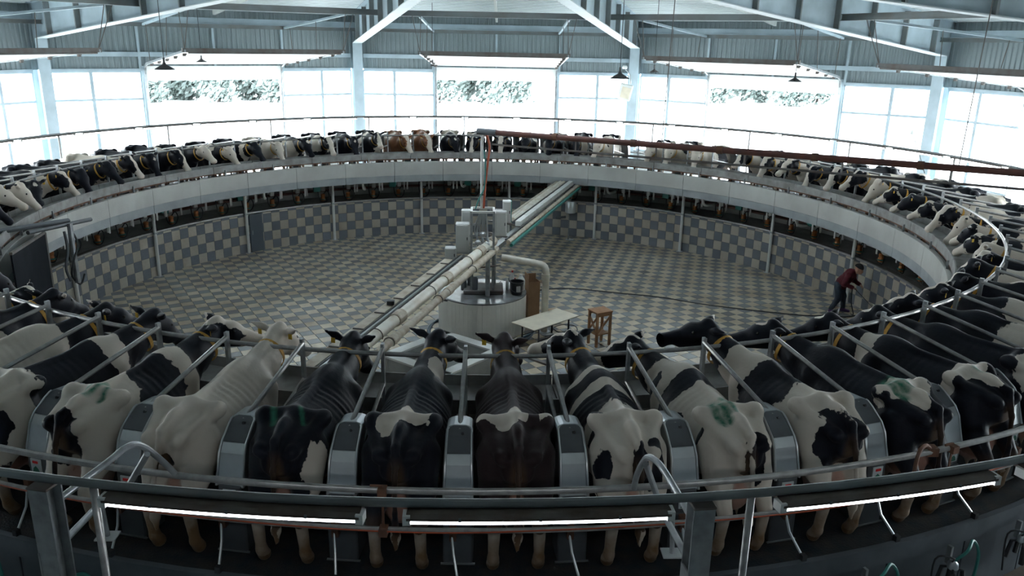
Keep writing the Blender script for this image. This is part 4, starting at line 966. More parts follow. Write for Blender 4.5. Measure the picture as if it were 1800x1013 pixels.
def ebox(name, c, size, label, extra=None, arm=True):
    e = empty(name, (c[0], c[1]+CY, c[2]), label=label, cat='electrical box', group='electrical boxes on the mast')
    m_ = MB(); m_.bbox((0, 0, size[2]/2), size, 0.015); m_.build('enclosure', 'box_grey', e)
    m_ = MB(); m_.bbox((0, -size[1]/2-0.008, size[2]/2), (size[0]*0.86, 0.016, size[2]*0.92), 0.006); d_ = m_.build('door', 'box_grey', e)
    m_ = MB(); m_.box((size[0]*0.34, -size[1]/2-0.02, size[2]/2), (0.02, 0.015, 0.07)); m_.build('latch', 'black_plastic', d_)
    m_ = MB(); m_.beam((0, size[1]/2-0.01, size[2]*0.5), (-c[0]*0.72, 0.05+size[1]/2, size[2]*0.5), 0.03, 0.05); m_.build('mounting_arm', 'galvanised', e)
    return e
ebox('electrical_box', (-0.48, 0, 1.90), (0.32, 0.26, 0.70), 'tall grey electrical box left of the valve frame')
ebox('electrical_box', (-0.76, -0.08, 1.70), (0.27, 0.24, 0.33), 'small low grey electrical box, leftmost on the mast')
ebox('electrical_box', (-0.41, 0.42, 2.05), (0.22, 0.22, 0.78), 'grey electrical box behind the tall one on the mast')
e = ebox('electrical_box', (0.42, 0.12, 2.28), (0.28, 0.26, 0.60), 'grey electrical box right of the valve frame')
e = ebox('electrical_box', (0.56, 0.25, 2.58), (0.20, 0.20, 0.52), 'upper electrical box with a green side, rightmost on the mast')
c = MB(); c.bbox((0.106, 0.0, 0.26), (0.02, 0.18, 0.50), 0.005); c.build('green_cover', 'teal', e)

# pipe bridge: two arms of pipes and cable trays carried across the pit
def bridge(name, label, pipes, mat_, parent=None): pass
P_IN = Vector((0.15, 0.3)); P_FL = Vector((-2.62, -8.55)); P_BR = Vector((3.02, 9.35))
br = empty('pipe_bridge', (-1.2, -4.0, 1.9), label='beam with cable tray crossing the pit towards the front row', cat='beam')
def lb(p): return Vector(p)-Vector((-1.2, -4.0, 1.9))
def gl(p0, p1, r, name, m_, parent, loc, n=8, extra=None):
    c = MB(); c.tube([Vector(p0)-loc, Vector(p1)-loc], r, n); return c.build(name, m_, parent, smooth=True)
L1 = Vector((-1.2, -4.0, 1.9))
c = MB(); c.beam(Vector((-0.78, -0.70, 1.88))-L1, Vector((-3.10, -8.6, 1.88))-L1, 0.20, 0.10); c.build('beam', 'pvc_dirty', br)
for dx, r in ((0.16, 0.018), (0.22, 0.025), (0.28, 0.014)):
    gl((-0.70+dx, -0.6, 1.98), (-3.04+dx, -8.6, 1.98), r, 'cable', 'black_rubber' if r < 0.02 else 'stainless', br, L1, 6)
for t in np.linspace(0.05, 0.95, 9):
    p = Vector((-0.62, -0.8, 1.95)).lerp(Vector((-2.9, -8.4, 1.95)), float(t)); c = MB(); c.box(p-L1, (0.42, 0.03, 0.02), Matrix.Rotation(-0.28, 3, 'Z')); c.build('tray_rung', 'steel_rust', br)
c = MB(); c.bbox(Vector((-1.72, -4.05, 1.98))-L1, (0.14, 0.12, 0.08), 0.01); c.build('junction_box', 'black_plastic', br)
pA = empty('wash_pipe', (0.22, 0.3, 2.05), label='thick cream plastic pipe sloping over the pit towards the front row', cat='pipe')
LA = Vector((0.22, 0.3, 2.05))
gl((0.20, 0.45, 2.05), (-2.50, -8.55, 2.05), 0.105, 'pipe', 'pvc', pA, LA, 12)
c = MB(); c.lathe([(0.12, -0.16), (0.125, -0.12), (0.125, 0.12), (0.12, 0.16)], 14); me = c.mesh('socket'); 
def rotz_to(o, d): o.rotation_mode = 'QUATERNION'; o.rotation_quaternion = Vector((0, 0, 1)).rotation_difference(Vector(d))
me.materials.append(MATS['pvc_dirty'])
for t in (0.0, 0.10, 0.35, 0.62):
    o = link('socket', me, pA); o.location = Vector((0.20, 0.45, 2.05)).lerp(Vector((-2.50, -8.55, 2.05)), t)-LA; rotz_to(o, (-2.7, -9.0, 0))
pB = empty('milk_pipe', (0.28, 0.0, 1.95), label='thinner cream plastic pipe beside the thick one over the pit', cat='pipe')
LB_ = Vector((0.28, 0.0, 1.95))
gl((0.28, 0.06, 1.95), (-2.22, -8.5, 1.95), 0.075, 'pipe', 'pvc_dirty', pB, LB_, 12)
me2 = me.copy(); 
for t in (0.0, 0.38, 0.7):
    o = link('socket', me2, pB); o.scale = (0.72, 0.72, 0.8); o.location = Vector((0.28, 0.06, 1.95)).lerp(Vector((-2.22, -8.5, 1.95)), t)-LB_; rotz_to(o, (-2.5, -8.56, 0))
for p_, L_, r_, A, B in ((pA, LA, 0.125, Vector((0.20, 0.45, 2.05)), Vector((-2.50, -8.55, 2.05))), (pB, LB_, 0.095, Vector((0.28, 0.06, 1.95)), Vector((-2.22, -8.5, 1.95)))):
    for t in (0.2, 0.45, 0.72):
        p = A.lerp(B, t)-L_; s_ = Vector((0.957, -0.29, 0)); c = MB(); c.tube([p+s_*(r_*cos(k*pi/8))+Vector((0, 0, r_*sin(k*pi/8))) for k in range(-1, 10)], 0.010, 5); c.build('clamp', 'steel_rust', p_, smooth=True)
# far arm
far = empty('pipe_bridge', (1.5, 4.6, 1.9), label='bundle of cream pipes and white cable ducts crossing to the far ring', cat='beam')
LF = Vector((1.5, 4.6, 1.9)); A = Vector((0.25, 0.9, 0)); B = Vector((2.98, 9.50, 0)); D = (B-A).normalized(); Sd = Vector((D.y, -D.x, 0))
def fp(t, s, z): return A.lerp(B, t)+Sd*s+Vector((0, 0, z))-LF
for s, z, r, m_, nm in ((-0.36, 2.02, 0.06, 'pvc_dirty', 'pipe'), (-0.24, 2.05, 0.055, 'pvc', 'pipe'), (-0.12, 2.05, 0.055, 'pvc', 'pipe'), (0.34, 1.93, 0.06, 'pvc_dirty', 'pipe'), (0.42, 1.86, 0.045, 'teal', 'green_pipe'), (0.27, 2.0, 0.02, 'black_rubber', 'cable')):
    c = MB(); c.tube([fp(0.02 if s > 0 else 0.25, s, z), fp(1, s, z)], r, 9); c.build(nm, m_, far, smooth=True)
for k in range(8):
    t0 = 0.20+0.1*k; c = MB(); c.beam(fp(t0, 0.14, 2.05), fp(t0+0.096, 0.14, 2.05), 0.15, 0.13); c.build('duct_section', 'white_paint', far)
for s in (0.0, 0.05): c = MB(); c.tube([fp(0.2, s, 2.10), fp(0.98, s, 2.10)], 0.012, 5); c.build('cable', 'black_rubber', far)
for t in np.linspace(0.1, 0.98, 7):
    c = MB(); c.beam(fp(float(t), -0.42, 1.95), fp(float(t), 0.44, 1.84), 0.04, 0.05); c.build('hanger', 'steel_rust', far)
c = MB(); c.beam(fp(0.0, 0.05, 1.80), fp(1.0, 0.05, 1.80), 0.16, 0.12); c.build('beam', 'galvanised', far)
# stay rod at the far end of the bundle
c = MB(); c.tube([(2.86, 9.30, 2.12), (3.05, 9.72, 2.70)], 0.014, 6); c.build('stay_rod', 'galvanised', label='thin slanting rod from the pipe bundle up to the concrete rim', cat='rod', smooth=True)

# pipe with elbow down to the floor
c = MB(); c.tube([(0.45, 0.0, 1.80), (1.25, -0.14, 1.70)]+bez((1.28, -0.145, 1.695), (1.48, -0.17, 1.68), (1.50, -0.2, 1.60), (1.50, -0.2, 1.42), 6)+[(1.49, -0.2, 0.0)], 0.085, 14)
e = empty('elbow_pipe', (1.49, -0.2, 0), label='cream plastic pipe bending down to the floor right of the plinth', cat='pipe')
c.v = [tuple(Vector(v)-Vector((1.49, -0.2, 0))) for v in c.v]; c.build('pipe', 'pvc', e, smooth=True)
c = MB(); c.lathe([(0.10, 0.0), (0.10, 0.14)], 14, (0, 0, 1.32)); c.build('socket', 'pvc', e, smooth=True)
c = MB(); c.lathe([(0.15, 0.0), (0.15, 0.02)], 16); c.build('flange', 'galvanised', e)
# supply riser
e = empty('supply_riser', (-0.04, CY, 2.96), label='thin white pipe with red and green hoses rising to the brown overhead pipe', cat='pipe')
c = MB(); c.tube([(0, 0, 0), (0, 0, 1.52)]+bez((0, 0, 1.55), (0, 0, 1.68), (0.06, 0, 1.72), (0.16, 0, 1.74), 5), 0.032, 8); c.build('pipe', 'white_paint', e, smooth=True)
c = MB(); c.tube(smooth_path([(0.05, -0.03, 0.0), (0.08, -0.04, 0.5), (0.14, -0.05, 1.1), (0.17, -0.05, 1.45), (0.10, -0.04, 1.72)], 5), 0.026, 7); c.build('red_hose', 'red_cord', e, smooth=True)
c = MB(); c.tube(smooth_path([(-0.14, -0.03, -0.02), (-0.07, -0.05, 0.2), (0.06, -0.06, 0.5), (0.08, -0.06, 1.0), (0.05, -0.03, 1.35)], 5), 0.016, 6); c.build('green_hose', 'teal', e, smooth=True)
c = MB(); c.box((0.03, 0, 0.32), (0.16, 0.08, 0.03)); c.build('tie', 'black_plastic', e)
# brown overhead feed pipe and the rail under it
d = Vector((0.871, -0.491, 0)); O = Vector((-0.02, 0.1, 4.73))
e = empty('overhead_pipe', O, label='long rust-brown pipe running overhead from the pit centre to the right wall', cat='pipe')
c = MB(); c.tube([(0, 0, 0), d*19.0], 0.062, 10); c.build('pipe', 'rust_red', e, smooth=True)
c = MB(); c.tube([Vector((-0.12, 0.06, 0)), d*0.35], 0.075, 10); c.build('end_collar', 'cabinet_grey', e, smooth=True)
for k in range(1, 11):
    c = MB(); c.tube([d*(k*1.8-0.06), d*(k*1.8+0.06)], 0.078, 10); c.build('coupling', 'rust', e, smooth=True)
    c = MB(); c.beam(d*(k*1.8+0.5)+Vector((0, 0, 0.0)), d*(k*1.8+0.5)+Vector((0, 0, -0.26)), 0.02, 0.03, upv=(1, 0, 0)); c.build('drop_bracket', 'steel_rust', e)
for k in (4.2, 9.6, 14.5):
    p = O+d*k; c = MB(); c.tube([d*k, Vector((d.x*k+0.1, d.y*k, z_roof(hypot(p.x, p.y))-O.z-0.1))], 0.010, 5); c.build('suspension_wire', 'steel_rust', e)
c = MB(); c.tube([d*0.25+Vector((0, 0, -0.27)), d*18.8+Vector((0, 0, -0.27))], 0.024, 7); c.build('lower_rail', 'steel_rust', e, smooth=True)

# stair opening with low white walls
e = empty('stair_parapet', ((WELL[0]+WELL[2])/2).to_3d(), label='low white-topped walls around a stair opening behind the front row', cat='parapet')
off = ((WELL[0]+WELL[2])/2).to_3d()
for k in range(4):
    a = WELL[k].to_3d()-off; b_ = WELL[(k+1) % 4].to_3d()-off; dd = (b_-a).normalized()
    c = MB(); c.beam(a-dd*0.09+Vector((0, 0, 0.21)), b_+dd*0.09+Vector((0, 0, 0.21)), 0.16, 0.42); c.build('wall', 'concrete', e)
    c = MB(); c.beam(a-dd*0.11+Vector((0, 0, 0.44)), b_+dd*0.11+Vector((0, 0, 0.44)), 0.24, 0.04); c.build('coping', 'white_paint', e)
for k in range(4):
    t = k/4; p0 = (WELL[1].lerp(WELL[0], t+0.02)).to_3d()-off; p1 = (WELL[2].lerp(WELL[3], t+0.02)).to_3d()-off; q0 = (WELL[1].lerp(WELL[0], t+0.25)).to_3d()-off
    c = MB(); c.box((p0+p1)/2+(q0-p0)*0.5+Vector((0, 0, 0.30-0.08*k-0.14)), ((q0-p0).length, (p1-p0).length-0.3, 0.28-0.05*k), Matrix.Rotation(atan2((q0-p0).y, (q0-p0).x), 3, 'Z')); c.build('step', 'concrete', e)

# bench table
TC = [Vector((0.74, -1.01)), Vector((1.08, -1.65)), Vector((2.21, -0.61)), Vector((1.89, 0.01))]
cx = sum((v.x for v in TC))/4; cyy = sum((v.y for v in TC))/4; ang = atan2(TC[2].y-TC[1].y, TC[2].x-TC[1].x); LT = (TC[2]-TC[1]).length; WT = (TC[1]-TC[0]).length
e = empty('low_table', (cx, cyy, 0), ang, label='low table with a pale plywood top and thin dark legs beside the plinth', cat='table')
c = MB(); c.bbox((0, 0, 0.54), (LT, WT, 0.022), 0.004); c.build('tabletop', 'plywood', e)
for x in (-LT*0.33, LT*0.33):
    for y in (-WT*0.36, WT*0.36): c = MB(); c.box((x, y, 0.265), (0.028, 0.028, 0.53)); c.build('leg', 'black_plastic', e)
    c = MB(); c.beam((x, -WT*0.36, 0.50), (x, WT*0.36, 0.50), 0.025, 0.025); c.build('crossbar', 'black_plastic', e)
for y in (-WT*0.36, WT*0.36): c = MB(); c.beam((-LT*0.33, y, 0.20), (LT*0.33, y, 0.20), 0.022, 0.022); c.build('stretcher', 'black_plastic', e)
# wooden stool
e = empty('wooden_stool', (2.71, -1.02, 0), radians(27), label='tall reddish wooden stool with a low shelf and diagonal braces', cat='stool')
c = MB(); c.bbox((0, 0, 0.835), (0.44, 0.40, 0.035), 0.006); c.build('seat', 'wood', e)
for x in (-0.17, 0.17):
    for y in (-0.15, 0.15): c = MB(); c.bbox((x*1.06, y*1.06, 0.41), (0.055, 0.055, 0.82), 0.005); c.build('leg', 'wood', e)
c = MB(); c.bbox((0, 0, 0.30), (0.36, 0.32, 0.03), 0.004); c.build('shelf', 'wood', e)
for y in (-0.16, 0.16): c = MB(); c.beam((-0.17, y, 0.77), (0.17, y, 0.77), 0.025, 0.06); c.build('apron', 'wood', e)
for y in (-0.17, 0.17): c = MB(); c.beam((-0.17, y, 0.36), (0.16, y, 0.72), 0.022, 0.045); c.build('brace', 'wood', e)
c = MB(); c.beam((-0.18, -0.14, 0.36), (-0.18, 0.14, 0.68), 0.022, 0.045, upv=(1, 0, 0)); c.build('brace', 'wood', e)
# bucket and bottles on the plinth, cardboard beside it
e = empty('bucket', (0.82, -0.12, 0.932), label='black plastic bucket standing on the edge of the white plinth', cat='bucket')
c = MB(); c.lathe([(0.125, 0.0), (0.165, 0.30), (0.178, 0.305), (0.178, 0.32), (0.158, 0.32), (0.118, 0.02)], 24); c.build('pail', 'black_plastic', e, smooth=True)
c = MB(); c.tube([(0.17*cos(t), 0.17*sin(t)*0.2-0.16, 0.27-0.2*sin(t)) for t in np.linspace(0, pi, 12)], 0.005, 5); c.build('handle', 'galvanised', e, smooth=True)
c = MB(); c.bbox((0.03, -0.150, 0.16), (0.10, 0.012, 0.15), 0.004); c.build('label', 'box_grey', e)
def bottle(name, loc, h, r, m_, capm, label):
    e = empty(name, loc, label=label, cat='bottle', group='bottles on the plinth')
    c = MB(); c.lathe([(r*0.9, 0), (r, 0.01), (r, h*0.62), (r*0.45, h*0.85), (r*0.36, h*0.9)], 14); c.build('bottle_body', m_, e, smooth=True)
    c = MB(); c.lathe([(r*0.42, 0), (r*0.42, h*0.10)], 10, (0, 0, h*0.88)); c.build('cap', capm, e)
bottle('canister', (0.93, 0.20, 0.932), 0.40, 0.10, 'plastic_white', 'plastic_white', 'white plastic canister behind the black bucket')
bottle('bottle', (0.72, 0.28, 0.932), 0.48, 0.055, 'plastic_white', 'red_plastic', 'tall white bottle with a red cap behind the bucket')
bottle('bottle', (0.60, 0.22, 0.932), 0.30, 0.04, 'plastic_white', 'plastic_white', 'slim white bottle left of the red-capped one')
bottle('bottle', (0.78, 0.10, 0.932), 0.34, 0.045, 'hose_blue', 'red_plastic', 'small blue bottle just behind the bucket')
e = empty('cardboard_box', (1.22, 0.42, 0), 0.25, label='tall open brown cardboard box standing beside the plinth', cat='box')
for (cx_, cy_, sx_, sy_, h_) in ((-0.14, 0, 0.012, 0.34, 1.30), (0.14, 0, 0.012, 0.34, 1.12), (0, -0.17, 0.28, 0.012, 1.12), (0, 0.17, 0.28, 0.012, 1.25)):
    c = MB(); c.box((cx_, cy_, h_/2), (sx_, sy_, h_)); c.build('side', 'cardboard', e)
c = MB(); c.beam((0.15, 0, 1.11), (0.30, 0, 0.98), 0.32, 0.01); c.build('flap', 'cardboard', e)
e = empty('cardboard_carton', (1.80, 0.55, 0), 0.4, label='small brown carton on the floor behind the cream elbow pipe', cat='box')
c = MB(); c.bbox((0, 0, 0.13), (0.30, 0.24, 0.26), 0.006); c.build('carton', 'cardboard', e)
for y in (-0.13, 0.13): c = MB(); c.beam((-0.13, y*1.2, 0.27), (0.13, y*1.2, 0.27), 0.10, 0.008); c.build('flap', 'cardboard', e)
# hoses
def hose(name, pts, r, m_, label, n=8): c = MB(); c.tube(smooth_path(pts, n), r, 7); return c.build(name, m_, smooth=True, label=label, cat='hose')
hose('coiled_hose', [(1.25*cos(t)*(1+0.09*sin(2.1*t)), 0.02+1.20*sin(t), 0.03) for t in np.linspace(2.3, 6.2, 16)], 0.032, 'hose_blue', 'thick blue-black hose curling round the foot of the plinth')
hose('coiled_hose', [(1.36*cos(t)*(1+0.10*sin(1.7*t)), 0.0+1.26*sin(t), 0.03) for t in np.linspace(2.5, 5.9, 14)], 0.028, 'hose_blue', 'outer blue-black hose lying beside the first round the plinth')
hose('floor_hose', [(1.55, 3.1, 0.02), (1.88, 3.24, 0.03), (2.61, 3.31, 0.02), (3.69, 2.97, 0.02), (4.9, 2.58, 0.02), (6.0, 1.96, 0.02), (7.38, 1.42, 0.02), (8.46, 1.10, 0.02), (9.0, 1.15, 0.02), (9.35, 1.02, 0.02), (9.72, 1.12, 0.03)], 0.019, 'black_rubber', 'long black hose trailing across the tiled floor to the worker')
hose('cable_loop', [(1.5, -0.55, 0.015), (1.74, -0.45, 0.015), (2.08, -0.42, 0.015), (2.30, -0.15, 0.015), (2.28, 0.2, 0.015), (2.0, 0.28, 0.015), (1.75, 0.05, 0.015), (1.85, -0.3, 0.03), (2.05, -0.2, 0.03)], 0.013, 'black_rubber', 'loop of black cable on the floor under the low table')
e = empty('floor_plank', (1.25, -2.15, 0), -0.75, label='short dark board lying on the floor in front of the low table', cat='board'); c = MB(); c.bbox((0, 0, 0.03), (0.55, 0.10, 0.05), 0.006); c.build('plank', 'steel_rust', e)
# milk receiver under the far end of the bridge
a = radians(18.3)
e = empty('milk_receiver', pol(9.75, a, 0), face_in(a), label='shiny steel can on a thin stand under the far pipe bundle', cat='can')
c = MB(); c.lathe([(0.17, 0.98), (0.19, 1.0), (0.19, 1.34), (0.15, 1.40), (0.06, 1.42)], 18); c.build('can', 'stainless_light', e, smooth=True)
c = MB(); c.tube([(0.0, -0.05, 0.0), (0, -0.05, 1.0)], 0.022, 7); c.build('stand', 'galvanised', e)
c = MB(); c.tube([(0.1, 0.10, 1.85), (0.12, -0.12, 0.85)], 0.018, 6); c.build('arm', 'stainless', e)
c = MB(); c.tube([(0.1, -0.15, 0.84), (0.1, -0.48, 0.78)], 0.045, 8); c.build('pump', 'cabinet_grey', e, smooth=True)
c = MB(); c.lathe([(0.15, 0), (0.15, 0.02)], 12); c.build('foot', 'galvanised', e)
# left: dark sheet, pipe and hanging hose bundle
e = empty('dark_screen', pol(9.5, radians(-103), 0.75), label='dark steel sheet standing above the front-left cows, against the pit edge', cat='screen')
def ls(p): return Vector(p)-pol(9.5, radians(-103), 0.75)
p0 = pol(9.52, radians(-97.6), 0); p1 = pol(9.45, radians(-118), 0); nn = Vector((-p0.y+p1.y, p0.x-p1.x, 0)).normalized()*0.03
q = [p0+Vector((0, 0, 0.65)), p1+Vector((0, 0, 0.8)), p1+Vector((0, 0, 2.95)), p0+Vector((0, 0, 2.58))]
c = MB(); c.add([ls(v+nn*s) for s in (-0.5, 0.5) for v in q], [(0, 1, 2, 3), (7, 6, 5, 4), (0, 4, 5, 1), (1, 5, 6, 2), (2, 6, 7, 3), (3, 7, 4, 0)]); c.build('sheet', 'screen_dark', e)
c = MB(); c.beam(ls(q[0]), ls(q[3]), 0.06, 0.06, upv=(1, 0, 0)); c.build('edge_angle', 'steel_rust', e)
c = MB(); c.beam(ls(q[2]), ls(q[3]), 0.05, 0.05); c.build('top_rail', 'steel_rust', e)
c = MB(); c.beam(ls(p0+Vector((0, 0, 0))), ls(q[0]), 0.06, 0.06, upv=(1, 0, 0)); c.build('leg', 'steel_rust', e)
e = empty('hose_boom', pol(9.25, radians(-97), 1.4), label='horizontal pipe boom with a hose bundle hanging over the pit at the left', cat='boom')
LO = pol(9.25, radians(-97), 1.4)
c = MB(); c.tube([Vector((-9.6, -3.6, 3.05))-LO, Vector((-9.05, -0.95, 2.78))-LO], 0.055, 9); c.build('boom_pipe', 'cabinet_grey', e, smooth=True)
c = MB(); c.tube([Vector((-9.25, -2.2, 2.80))-LO, Vector((-8.9, -0.25, 2.66))-LO], 0.045, 9); c.build('boom_pipe', 'cabinet_grey', e, smooth=True)
c = MB(); c.tube([Vector((-8.98, -1.05, 2.74))-LO, Vector((-8.97, -1.08, 2.2))-LO, Vector((-8.95, -1.1, 1.42))-LO], 0.06, 9); c.build('drop_pipe', 'galvanised', e, smooth=True)
c = MB(); c.tube(smooth_path([Vector((-9.0, -1.10, 2.7))-LO, Vector((-8.9, -0.98, 2.3))-LO, Vector((-8.93, -1.22, 1.9))-LO, Vector((-9.0, -1.2, 1.6))-LO, Vector((-8.95, -1.0, 1.35))-LO, Vector((-8.9, -0.86, 1.55))-LO], 5), 0.022, 6); c.build('hose', 'black_rubber', e, smooth=True)
c = MB(); c.tube(smooth_path([Vector((-9.03, -1.22, 2.6))-LO, Vector((-9.02, -1.2, 2.2))-LO, Vector((-9.06, -1.3, 1.8))-LO, Vector((-9.02, -1.25, 1.5))-LO], 5), 0.03, 6); c.build('hose', 'cabinet_grey', e, smooth=True)
# pendant lamps
for (p, w, lab) in (((-8.30, 3.48, 5.93), 0.50, 'dark conical pendant lamp in front of the far left open door'), ((-9.9, 11.2, 5.86), 0.38, 'smaller dark pendant lamp right of the larger one at the far left door'),
                    ((3.78, 4.66, 5.87), 0.55, 'dark conical pendant lamp beside the column with the floodlight'), ((6.35, 12.6, 5.75), 0.36, 'small pendant lamp just right of the floodlight column'),
                    ((10.1, 8.3, 5.70), 0.42, 'pendant lamp at the right post of the far right door'), ((-2.1, 15.6, 5.70), 0.22, 'tiny pendant lamp at the left post of the far middle door')):
    zt = z_roof(hypot(p[0], p[1])); e = empty('pendant_lamp', p, label=lab, cat='lamp', group='pendant lamps under the roof')
    c = MB(); c.lathe([(w/2, -0.10*w/0.5), (w*0.47, -0.08*w/0.5), (w*0.10, 0.03), (w*0.07, 0.08)], 20, caps=False); c.build('shade', 'lamp_shade', e, smooth=True)
    c = MB(); c.lathe([(0.03, -0.05), (0.045, -0.02), (0.03, 0.03)], 10); c.build('bulb', 'plastic_white', e, smooth=True)
    c = MB(); c.tube([(0, 0, 0.07), (0, 0, zt-p[2])], 0.010, 5); c.build('cable', 'black_rubber', e)
    c = MB(); c.lathe([(0.03, 0.07), (0.03, 0.2)], 8); c.build('socket', 'lamp_shade', e)
# floodlight on the column
az = PH0+0.5*STEP; Q = pol(19.55, az, 4.62)
e = empty('floodlight', Q+Vector((-0.30, -0.25, 0)), face_in(az), label='square white floodlight tilted down on the column right of the far door', cat='floodlight')
Rt = Matrix.Rotation(0.35, 3, 'Y') @ Matrix.Rotation(-0.25, 3, 'X')
c = MB(); c.bbox((0, 0, 0), (0.16, 0.56, 0.72), 0.03, Rt); c.build('housing', 'white_paint', e)
c = MB(); c.bbox(Rt @ Vector((0.085, 0.03, 0.0)), (0.02, 0.40, 0.52), 0.004, Rt); c.build('lens', 'plywood', e)
c = MB(); c.tube([(-0.1, 0.2, 0.35), (-0.15, 0.15, 0.75), (-0.12, -0.05, 0.95), (-0.66, -0.1, 1.05)], 0.03, 6); c.build('bracket', 'galvanised', e, smooth=True)
c = MB(); c.lathe([(0.09, -0.07), (0.12, 0), (0.09, 0.07)], 12, (-0.12, -0.1, 1.05)); c.build('camera_dome', 'plastic_white', e, smooth=True)
az = PH0+1.5*STEP; Q = pol(18.9, az, 3.75)
e = empty('arm_lamp', Q, face_in(az), label='small white lamp on a thin arm in front of the right column', cat='lamp')
c = MB(); c.lathe([(0.06, -0.1), (0.16, 0.0), (0.10, 0.14), (0.03, 0.16)], 12); c.build('shade', 'plastic_white', e, smooth=True)
c = MB(); c.tube([(-1.06, 0.1, -1.5), (-0.5, 0.05, -0.7), (0, 0, -0.08)], 0.016, 5); c.build('arm', 'black_plastic', e)
# ================================================================ rings outside the platform: rump rails, lamp ring, brackets
b = MB(); b.tube([pol(12.74, k*2*pi/180, 3.20) for k in range(180)], 0.030, 9, closed=True)
b.build('rump_rail', 'pipe_steel', smooth=True, label='round steel rail behind the cows\' rumps, the upper of two', cat='rail')
b = MB(); b.tube([pol(12.74, k*2*pi/180, 2.83) for k in range(180)], 0.024, 9, closed=True)
b.build('rump_rail', 'pipe_steel', smooth=True, label='lower steel rail crossing the cows\' hind legs', cat='rail')
b = MB(); b.tube([pol(12.79, radians(120+k*0.8), 2.865+0.012*sin(k*0.31)-0.02*abs(sin(k*0.13))) for k in range(151)], 0.007, 5)
b.build('red_cable', 'red_cord', smooth=True, label='thin red cable strung along the lower rail', cat='cable')
rs = MB(); rs.box((0, 0, 0), (0.012, 0.02, 0.42)); rs.box((0, 0, 0.18), (0.09, 0.07, 0.07)); rs.box((0, 0, -0.19), (0.09, 0.07, 0.07)); rsm = rs.mesh('rail_clamp'); rsm.materials.append(MATS['rust'])
ring = empty('lamp_ring', (0, 0, 3.82), label='dark pipe ring outside the platform that carries the tube lamps', cat='ring')
c = MB(); c.tube([pol(13.91, k*2*pi/180, 0) for k in range(180)], 0.032, 9, closed=True); c.build('ring_pipe', 'tie_steel', ring, smooth=True)
pm_ = MB(); pm_.tube([(0, 0, -0.03), (0, 0, -2.67)], 0.027, 9); pme = pm_.mesh('post'); pme.materials.append(MATS['pipe_steel']); pme.polygons.foreach_set('use_smooth', [True]*len(pme.polygons))
for k in range(24):
    a = radians(-64.4+15.3*k) if k < 12 else radians(-64.4-15.3*(k-11))
    dg_ = degrees(a) % 360
    if 155 < dg_ < 205: continue
    o = link('post', pme, ring); o.location = pol(13.91, a, 0)
for ad in (-169.14, 172.38):
    o = link('post', pme, ring); o.location = pol(13.91, radians(ad), 0)
# tube lamps
def make_lamp(lit):
    e = empty('tube_lamp')
    L = 1.74; n = 8; an = [(-0.5+k/n)*L/13.95 for k in range(n+1)]
    def arc(R, z): return [Vector((-(R*cos(t)-13.95), R*sin(t), z)) for t in an]
    def prism(prof):
        V = []; F = []
        for t in an:
            for (R, z) in prof: V.append((-(R*cos(t)-13.95), R*sin(t), z))
        m_ = len(prof)
        for i in range(n):
            for k in range(m_): F.append((i*m_+k, i*m_+(k+1) % m_, (i+1)*m_+(k+1) % m_, (i+1)*m_+k))
        F += [tuple(range(m_)), tuple(n*m_+k for k in range(m_-1, -1, -1))]; return V, F
    c = MB(); c.add(*prism([(13.88, -0.03), (13.99, -0.03), (14.02, -0.05), (14.02, -0.068), (13.95, -0.055), (13.88, -0.055)])); c.build('reflector', 'fixture', e)
    c = MB(); c.tube([p for p in arc(13.985, -0.080)], 0.028, 8); c.build('tube', 'tube_glow', e, smooth=True)
    for s in (-1, 1):
        t = s*0.5*L/13.95; c = MB(); c.box((-(13.975*cos(t)-13.95), 13.975*sin(t), -0.07), (0.09, 0.05, 0.07)); c.build('end_cap', 'plastic_white', e)
    for k in (-0.3, 0.0, 0.3):
        t = k*L/13.95; c = MB(); c.box((-(14.022*cos(t)-13.95), 14.022*sin(t), -0.055), (0.012, 0.018, 0.022)); c.build('clip', 'cabinet_grey', e)
    return e
pl_ = make_lamp(True)
azs = [-173.22, 178.40, 168.05, 159.75]+[159.75-8.35*k for k in range(1, 41)]
names = {-173.22: 'glowing tube lamp in a rusty reflector before the cream cow and the black cow', 178.40: 'glowing tube lamp in a rusty reflector, in front of the dark brownish cow', 168.05: 'glowing tube lamp in a rusty reflector, under the big belted cow at the right', 159.75: 'glowing tube lamp cut off by the right edge of the picture'}
firstl = True; nfar = 0
for ad in azs:
    a_ = (ad+180) % 360-180
    if ad not in names and not (-125 < a_ < 125): continue
    o = pl_ if firstl else copy_tree(pl_); firstl = False
    a = radians(ad); o.location = pol(13.95, a, 3.82); o.rotation_euler = (0, 0, face_in(a))
    if ad in names: tag(o, names[ad], 'lamp', 'tube lamps on the ring')
    else:
        nfar += 1; side = 'far side'
        tag(o, 'thin tube lamp on the far part of the ring, %s counted from the right' % ordinal(nfar), 'lamp', 'tube lamps on the ring')
